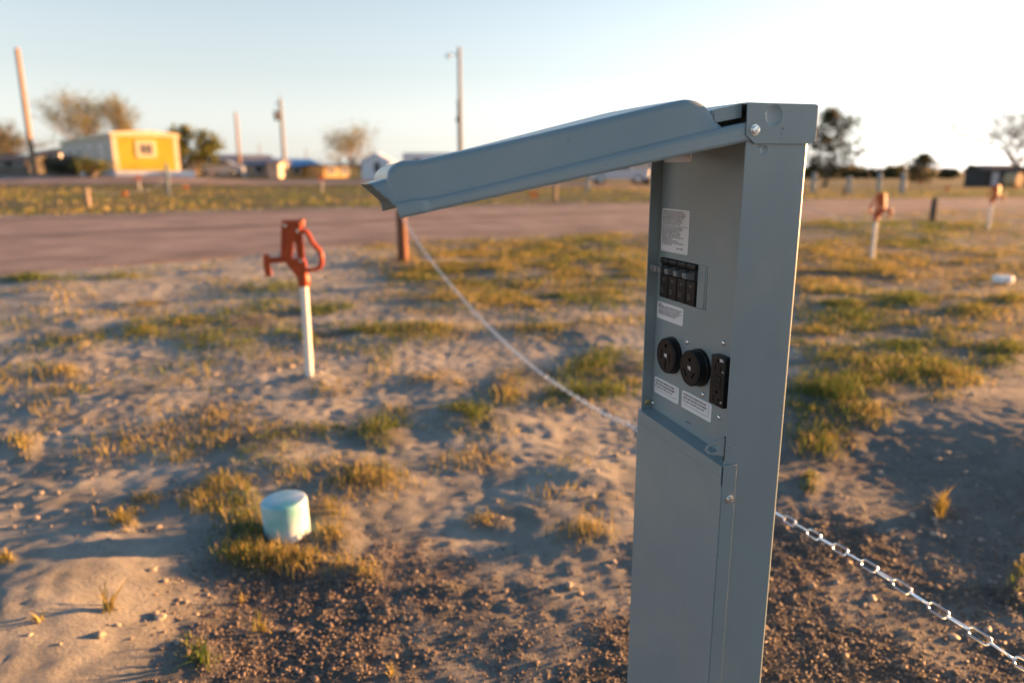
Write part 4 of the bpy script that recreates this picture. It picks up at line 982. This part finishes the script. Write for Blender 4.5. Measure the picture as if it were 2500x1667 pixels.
house('house', 'dark roofed low house at the left edge behind the grey fence', 'house', -30, 62, 430, 80, 7, 1.25, .55, 'dark_boards', 'roof_dark', wins=((1.0, .5, .8, .5), (3.0, .5, .8, .5)))
cb = house('cabin', 'dark board cabin with pale door at the right edge beside the bare tree', 'cabin', 2398, 2480, 457, 80, 3.4, 1.75, .45, 'dark_boards', 'roof_dark', eave=.2, wins=())
q = MB(); q.box(.85, 1.55, -.09, -.002, .15, 1.55); q.build('door', M['greywall'], cb)
# round bale by the cabin
P = at(2451, 466, 76); z = gz(P.x, P.y); m = MB()
m.lathe([(.70, 0), (.76, .05), (.76, 1.15), (.70, 1.2), (.12, 1.2), (.10, 1.12), (.001, 1.12)], 30, Matrix.Rotation(R(90), 4, 'X') @ Matrix.Translation((0, 0, 0)))
o = m.build('round_bale', M['straw'], bevel=.02); o.location = (P.x, P.y-.2, z+.74); o.rotation_euler = (0, 0, R(30)); tag(o, 'round straw bale with sunlit end in front of the dark cabin', 'bale')
# campers behind the lid
def camper(px0, px1, base, Y, hgt, label, mt):
    A = at(px0, base, Y); B = at(px1, base, Y); z = gz(A.x, A.y); W = B.x-A.x
    t = empty('camper_trailer', (A.x, A.y, z)); tag(t, label, 'camper trailer')
    b = MB(); b.prism([(0, .55), (W, .55), (W, hgt*.8), (W-.3, hgt), (.15, hgt), (0, hgt*.93)], 'y', 0, 2.3); b.build('body', M[mt], t, bevel=.06)
    s = MB(); s.box(.05, W-.05, -.012, -.002, 1.0, 1.16); s.build('stripe', M['roof_grey'], t)
    for x in (W*.18, W*.62):
        f = MB(); f.ring([(x-.06, 1.3), (x+.9, 1.3), (x+.9, 1.95), (x-.06, 1.95)], [(x, 1.36), (x+.84, 1.36), (x+.84, 1.89), (x, 1.89)], 'y', -.04, -.002); fo = f.build('window', M['white_wall'], t)
        q = MB(); q.box(x, x+.84, -.02, -.012, 1.36, 1.89); q.build('pane', M['glass'], fo)
    d = MB(); d.box(W*.42, W*.42+.65, -.03, -.002, .62, 2.1); d.build('door', M[mt], t, bevel=.01)
    for x in (W*.45, W*.58):
        q = MB(); q.lathe([(.2, 0), (.33, .02), (.33, .2), (.2, .22)], 20, Matrix.Translation((x, .05, .33)) @ Matrix.Rotation(R(-90), 4, 'X')); q.build('wheel', M['tyre'], t)
    return t
camper(984, 1130, 437, 82, 2.55, 'white camper trailer mostly hidden behind the lower end of the lid', 'white_wall')
camper(1496, 1640, 436, 62, 2.9, 'pale camper seen in the gap between lid and pedestal post', 'beige')
# vehicles
def car(px0, px1, base, Y, paint, label, pickup=False, rz=0):
    A = at(px0, base, Y); B = at(px1, base, Y); z = gz(A.x, A.y); L = 4.6
    t = empty('parked_car', (A.x, A.y, z), rz); tag(t, label, 'pickup truck' if pickup else 'car')
    hz = 1.75 if pickup else 1.45
    if pickup: prof = [(0, .45), (.02, .95), (.15, 1.05), (1.3, 1.12), (1.75, hz-.05), (2.05, hz), (2.9, hz), (3.15, hz-.1), (3.25, 1.12), (4.55, 1.10), (4.6, .5), (4.4, .35), (.2, .33)]
    else: prof = [(0, .45), (.03, .72), (.25, .85), (1.25, .95), (1.95, hz-.06), (2.3, hz), (3.1, hz-.02), (3.8, 1.02), (4.45, .92), (4.6, .6), (4.5, .32), (.2, .28)]
    b = MB(); b.prism(prof, 'y', 0, 1.78); b.build('body', M[paint], t, bevel=.07, seg=3)
    g = MB()
    if pickup: g.prism([(1.5, 1.16), (1.86, hz-.12), (2.88, hz-.12), (3.05, 1.16)], 'y', -.012, 1.792)
    else: g.prism([(1.5, .98), (2.05, hz-.12), (3.0, hz-.12), (3.55, 1.02)], 'y', -.012, 1.792)
    g.build('side_window', M['glass'], t)
    for x in (.85, 3.7):
        for y in (-.02, 1.60):
            q = MB(); q.lathe([(.15, 0), (.32, .0), (.33, .03), (.33, .17), (.32, .2), (.15, .2)], 22, Matrix.Translation((x, y, .33)) @ Matrix.Rotation(R(-90), 4, 'X')); wh = q.build('wheel', M['tyre'], t)
            q = MB(); q.lathe([(.17, -.01), (.19, .0), (.19, .21), (.17, .215)], 16, Matrix.Translation((x, y, .33)) @ Matrix.Rotation(R(-90), 4, 'X')); q.build('rim', M['steel'], wh)
    for y in (.12, 1.36):
        q = MB(); q.box(-.025, .05, y, y+.3, .62, .76); q.build('headlight', M['white_plastic'], t, bevel=.02)
    return t
car(470, 528, 437, 70, 'car_white', 'silver car parked between the yellow mobile home and the grey roofed house', rz=.25)
car(1440, 1500, 440, 58, 'car_white', 'pale pickup truck parked under the raised lid', True)
# fences at the left
def board_fence(pa, pb, hgt, nb, mt, label, bw_gap=.012):
    L = (Vector((pb[0], pb[1]))-Vector((pa[0], pa[1]))).length; a = math.atan2(pb[1]-pa[1], pb[0]-pa[0])
    t = empty('wooden_fence', (pa[0], pa[1], min(gz(pa[0], pa[1]), gz(pb[0], pb[1]))), a); tag(t, label, 'fence')
    m = MB(); bw = L/nb; rnd = random.Random(nb)
    for i in range(nb):
        hh = hgt*rnd.uniform(.9, 1.06); m.box(i*bw+bw_gap, (i+1)*bw-bw_gap, -.012, .012, .02, hh)
    m.build('board_panel', M[mt], t)
    m = MB(); m.box(0, L, .013, .06, hgt*.25, hgt*.25+.09); m.box(0, L, .013, .06, hgt*.75, hgt*.75+.09); m.build('rail', M[mt], t)
    for k in range(int(L/2.4)+1):
        m = MB(); x = min(L-.05, k*2.4); m.box(x-.045, x+.045, .061, .15, -.2, hgt*.95); m.build('post', M[mt], t)
pa = at(118, 430, 58); pb = at(196, 432, 52.5); board_fence(pa, pb, 1.45, 34, 'brown_wood', 'dark brown board fence along the long side of the yellow mobile home')
pa = at(-60, 432, 60); pb = at(70, 432, 60); board_fence(pa, pb, .8, 44, 'wood_grey', 'low weathered grey fence at the left edge behind the tall pole')

# ------------------------------------------------------------------ trees
def tree(name, label, X, Y, Z, hgt, spread, seed, leafmat, bark='bark', leaves=2500, leaf=.16, levels=4, trunk_r=.16, first=.25, leader=False, sig=.28, squash=1.0, up=.35, nchild=3, group='trees around the yards', forks=1, tiltk=1.0, twig=.012):
    rd = random.Random(seed); nr = np.random.default_rng(seed)
    class TB:
        segs = []
        def tube(s, pts, rad, n, caps=False): s.segs.append(([p[:] for p in pts], list(rad), n))
    tb = TB(); tb.segs = []; tips = []
    def seg(p, d, ln, r, lv):
        pts = [p.copy()]; rad = [r]; q = p.copy(); dd = d.copy(); ns = 4
        for i in range(ns):
            dd = (dd+Vector((rd.gauss(0, .16), rd.gauss(0, .16), rd.gauss(0, .10)+.05*up))).normalized(); q = q+dd*ln/ns; pts.append(q.copy()); rad.append(r*(1-.55*(i+1)/ns))
        tb.tube(pts, rad, 7 if lv < 2 else (5 if lv < 3 else 3), caps=False)
        if lv >= levels-1: tips.extend([pts[2], pts[3], pts[4]]); 
        if lv >= levels: return
        for c in range(nchild+(1 if lv == 0 else 0)):
            k = rd.uniform(.45, 1) if lv else rd.uniform(first, 1)
            i = min(ns-1, int(k*ns)); t_ = k*ns-i; bp = pts[i].lerp(pts[min(ns, i+1)], min(1, t_))
            az = rd.uniform(0, 2*math.pi); tilt = rd.uniform(.40, 1.0)*tiltk
            nd = (dd*math.cos(tilt)+Vector((math.cos(az), math.sin(az), 0))*math.sin(tilt)+Vector((0, 0, up*.5))).normalized()
            seg(bp, nd, ln*rd.uniform(.55, .82), rad[i]*rd.uniform(.5, .7), lv+1)
        seg(pts[-1], dd, ln*.7, rad[-1]*.9, lv+1)
    if leader:
        pts = [Vector((rd.gauss(0, .012)*i, rd.gauss(0, .012)*i, i/10)) for i in range(11)]; tb.tube(pts, [.028*(1-.085*i) for i in range(11)], 7)
        for i in range(110):
            h = rd.uniform(first, .98); f = (h-first)/(1-first); prof = (.34*math.sin(math.pi*min(1, .22+.80*f))**.8)*rd.uniform(.55, 1.1)
            az = rd.uniform(0, 2*math.pi); d = Vector((math.cos(az), math.sin(az), .15+.45*f)); p0 = Vector((0, 0, h-.04))
            P = [p0+d*prof*k/4+Vector((0, 0, -.02*math.sin(math.pi*k/4)+rd.gauss(0, .006))) for k in range(5)]; tb.tube(P, [.009*(1-.2*k) for k in range(5)], 4, caps=False); tips.extend([P[2], P[3], P[4], P[4]])
    else:
        for k in range(forks):
            a = 2*math.pi*k/forks+rd.random(); d = Vector((math.cos(a)*.28*(forks > 1), math.sin(a)*.28*(forks > 1), 1)).normalized()
            seg(Vector((.03*k, 0, 0)), d, .34, .035/math.sqrt(forks), 0)
    T_ = np.array([t[:] for t in tips]); allz = max(max(p[2] for p in sg[0]) for sg in tb.segs)
    sx = spread/2/np.percentile(np.abs(T_[:, :2]), 93); sz = hgt/allz
    S = np.array([sx, sx, sz]); r0 = .028 if leader else .035/math.sqrt(forks); mb = MB()
    for pts, rad, n_ in tb.segs: mb.tube([tuple(np.array(p)*S) for p in pts], [max(twig, r*trunk_r/r0) for r in rad], n_, caps=False)
    t = empty(name, (X, Y, Z)); tag(t, label, 'tree', group)
    mb.build('trunk', M[bark], t, fix=False)
    c = T_[nr.integers(0, len(T_), leaves)]*S
    pos = c+nr.normal(0, 1, (leaves, 3))*np.array([sig, sig, sig*squash])*spread*.16
    pos[:, 2] = np.maximum(pos[:, 2], hgt*.08)
    a = nr.normal(0, 1, (leaves, 3)); a /= np.linalg.norm(a, axis=1)[:, None]; b = np.cross(a, nr.normal(0, 1, (leaves, 3))); b /= np.linalg.norm(b, axis=1)[:, None]
    sz_ = leaf*nr.uniform(.5, 1.4, leaves)[:, None]
    Vq = np.stack([pos-a*sz_, pos-b*sz_*.55, pos+a*sz_, pos+b*sz_*.55], 1).reshape(-1, 3)
    F = np.arange(leaves*4).reshape(-1, 4)
    np_mesh('crown', Vq, F, M[leafmat], False, vattrs={'tint': np.repeat(nr.random(leaves), 4)}, parent=t)
    return t
def tree_at(px, ptop, pbase, Y, spread_px, **kw):
    B = at(px, pbase, Y); T_ = at(px, ptop, Y); z = gz(B.x, B.y)
    return tree('tree', kw.pop('label'), B.x, B.y, z, T_.z-z, spread_px/1863*Y, **kw)
tree_at(216, 214, 425, 82, 150, label='tall sparse tree with brownish buds behind the mobile home, left and wider', seed=3, leafmat='leaf_tan', bark='bark_light', leaves=5200, leaf=.09, forks=4, sig=.38, levels=4, tiltk=.78, trunk_r=.15, twig=.005)
tree_at(308, 220, 425, 84, 85, label='tall narrow sparse tree behind the mobile home roof, right of the wider one', seed=14, leafmat='leaf_tan', bark='bark_light', leaves=3800, leaf=.09, forks=3, sig=.38, levels=4, tiltk=.66, trunk_r=.14, twig=.005)
tree_at(30, 282, 425, 88, 130, label='grey green loose tree at the left edge behind the tall pole', seed=21, leafmat='leaf_sage', leaves=1700, leaf=.14, forks=3, sig=.36)
tree_at(476, 306, 432, 68, 88, label='green leafy tree right of the yellow mobile home', seed=8, leafmat='leaf_green', leaves=3400, leaf=.15, forks=2, sig=.34)
tree_at(856, 296, 436, 82, 118, label='thin tan budding tree left of the lid tip', seed=31, leafmat='leaf_tan', bark='bark_light', leaves=2100, leaf=.10, forks=3, sig=.45, levels=4, tiltk=.9, twig=.005, trunk_r=.13)
tree_at(905, 384, 436, 72, 46, label='small dark bush tree behind the white shed', seed=40, leafmat='leaf_sage', leaves=900, leaf=.14, forks=3, sig=.4)
tree_at(2012, 262, 456, 74, 116, label='dark evergreen tree right of the pedestal with gaps showing the sky', seed=5, leafmat='leaf_dark', leaves=4300, leaf=.14, leader=True, first=.20, sig=.34, trunk_r=.2)
tree_at(2246, 374, 445, 110, 58, label='small dark bushy tree with pointed top in the far right field', seed=17, leafmat='leaf_wood', leaves=1500, leaf=.20, leader=True, first=.08, sig=.3)
tree_at(2472, 252, 458, 82, 290, label='almost bare tree at the right edge with thin spreading limbs', seed=29, leafmat='leaf_tan', bark='bark', leaves=160, leaf=.08, forks=3, sig=.25, levels=5, tiltk=.85, nchild=2, twig=.022, trunk_r=.26)
tree_at(-70, 330, 428, 90, 120, label='low grey green tree cut by the left edge', seed=52, leafmat='leaf_sage', leaves=1800, leaf=.17, forks=2, sig=.4)
# shrubs by the brown fence
P = at(215, 431, 50.5); tree('shrub', 'dark green shrub against the side of the yellow mobile home', P.x, P.y, gz(P.x, P.y), 1.3, 1.8, 61, 'leaf_green', leaves=900, leaf=.10, forks=4, sig=.5, levels=3)
P = at(160, 431, 53); tree('shrub', 'brownish shrub in front of the dark brown fence', P.x, P.y, gz(P.x, P.y), 1.2, 2.0, 62, 'leaf_wood', leaves=900, leaf=.10, forks=4, sig=.5, levels=3)
# far wood along the horizon
def far_wood():
    nr = np.random.default_rng(9); pos = []; n = 330
    for i in range(n):
        az = R(nr.uniform(-46, 46)); d = nr.uniform(395, 470); x, y = d*math.sin(az), d*math.cos(az); right = math.degrees(az) > 9
        hh = nr.uniform(4.5, 7.5) if right else nr.uniform(2.0, 3.6); z = gz(x, y); rr_ = nr.uniform(3, 6.5); k = 130
        u = nr.normal(0, 1, (k, 3)); u /= np.linalg.norm(u, axis=1)[:, None]; u *= nr.uniform(.5, 1, (k, 1))
        pos.append(np.stack([x+u[:, 0]*rr_, y+u[:, 1]*rr_, z+hh*.48+u[:, 2]*hh*.52], 1))
    pos = np.concatenate(pos); m = len(pos)
    a = nr.normal(0, 1, (m, 3)); a /= np.linalg.norm(a, axis=1)[:, None]; b = np.cross(a, nr.normal(0, 1, (m, 3))); b /= np.linalg.norm(b, axis=1)[:, None]
    s = nr.uniform(.5, 1.1, m)[:, None]
    V = np.stack([pos-a*s, pos-b*s, pos+a*s, pos+b*s], 1).reshape(-1, 3)
    o = np_mesh('treeline', V, np.arange(m*4).reshape(-1, 4), M['leaf_wood'], False, vattrs={'tint': np.repeat(nr.random(m), 4)}, kind='stuff'); tag(o, 'far dark wood lining the horizon', 'woodland')
far_wood()

# ------------------------------------------------------------------ daylight
SUN_EL, SUN_AZ = 5.5, 69.0
w = bpy.data.worlds.new("World"); sc.world = w; w.use_nodes = True; nt = w.node_tree
bg = nt.nodes['Background']; sky = nt.nodes.new('ShaderNodeTexSky'); sky.sky_type = 'NISHITA'; sky.sun_disc = False
sky.sun_elevation = R(SUN_EL); sky.sun_rotation = R(SUN_AZ); sky.altitude = 900; sky.air_density = 1.0; sky.dust_density = 1.2; sky.ozone_density = 1.7
hs = nt.nodes.new('ShaderNodeHueSaturation'); tc = nt.nodes.new('ShaderNodeTexCoord'); sx = nt.nodes.new('ShaderNodeSeparateXYZ'); mr = nt.nodes.new('ShaderNodeMapRange'); nt.links.new(tc.outputs['Generated'], sx.inputs[0]); nt.links.new(sx.outputs['Z'], mr.inputs['Value'])
mr.inputs['From Min'].default_value = .04; mr.inputs['From Max'].default_value = .55; mr.inputs['To Min'].default_value = .20; mr.inputs['To Max'].default_value = 1.15      # hazier, paler air low over the horizon
nt.links.new(mr.outputs['Result'], hs.inputs['Saturation']); nt.links.new(sky.outputs[0], hs.inputs['Color']); nt.links.new(hs.outputs[0], bg.inputs['Color']); bg.inputs['Strength'].default_value = .070
sd = bpy.data.lights.new('sun', 'SUN'); sun = bpy.data.objects.new('sun', sd); COL.objects.link(sun)
dv = Vector((math.sin(R(SUN_AZ))*math.cos(R(SUN_EL)), math.cos(R(SUN_AZ))*math.cos(R(SUN_EL)), math.sin(R(SUN_EL))))
sun.rotation_euler = dv.to_track_quat('Z', 'Y').to_euler(); sun.location = dv*50
sd.energy = 5.0; sd.angle = R(.55); sd.color = (1.0, .48, .16)
vs_ = sc.view_settings; vs_.view_transform = 'Standard'; vs_.look = 'None'; vs_.gamma = 1.0; vs_.use_curve_mapping = False
vs_.exposure = 2.42
sc.render.engine = 'CYCLES'; sc.cycles.use_denoising = True; sc.cycles.sample_clamp_indirect = 6; sc.cycles.sample_clamp_direct = 0
sc.cycles.max_bounces = 6; sc.cycles.use_adaptive_sampling = True; sc.cycles.adaptive_threshold = .015
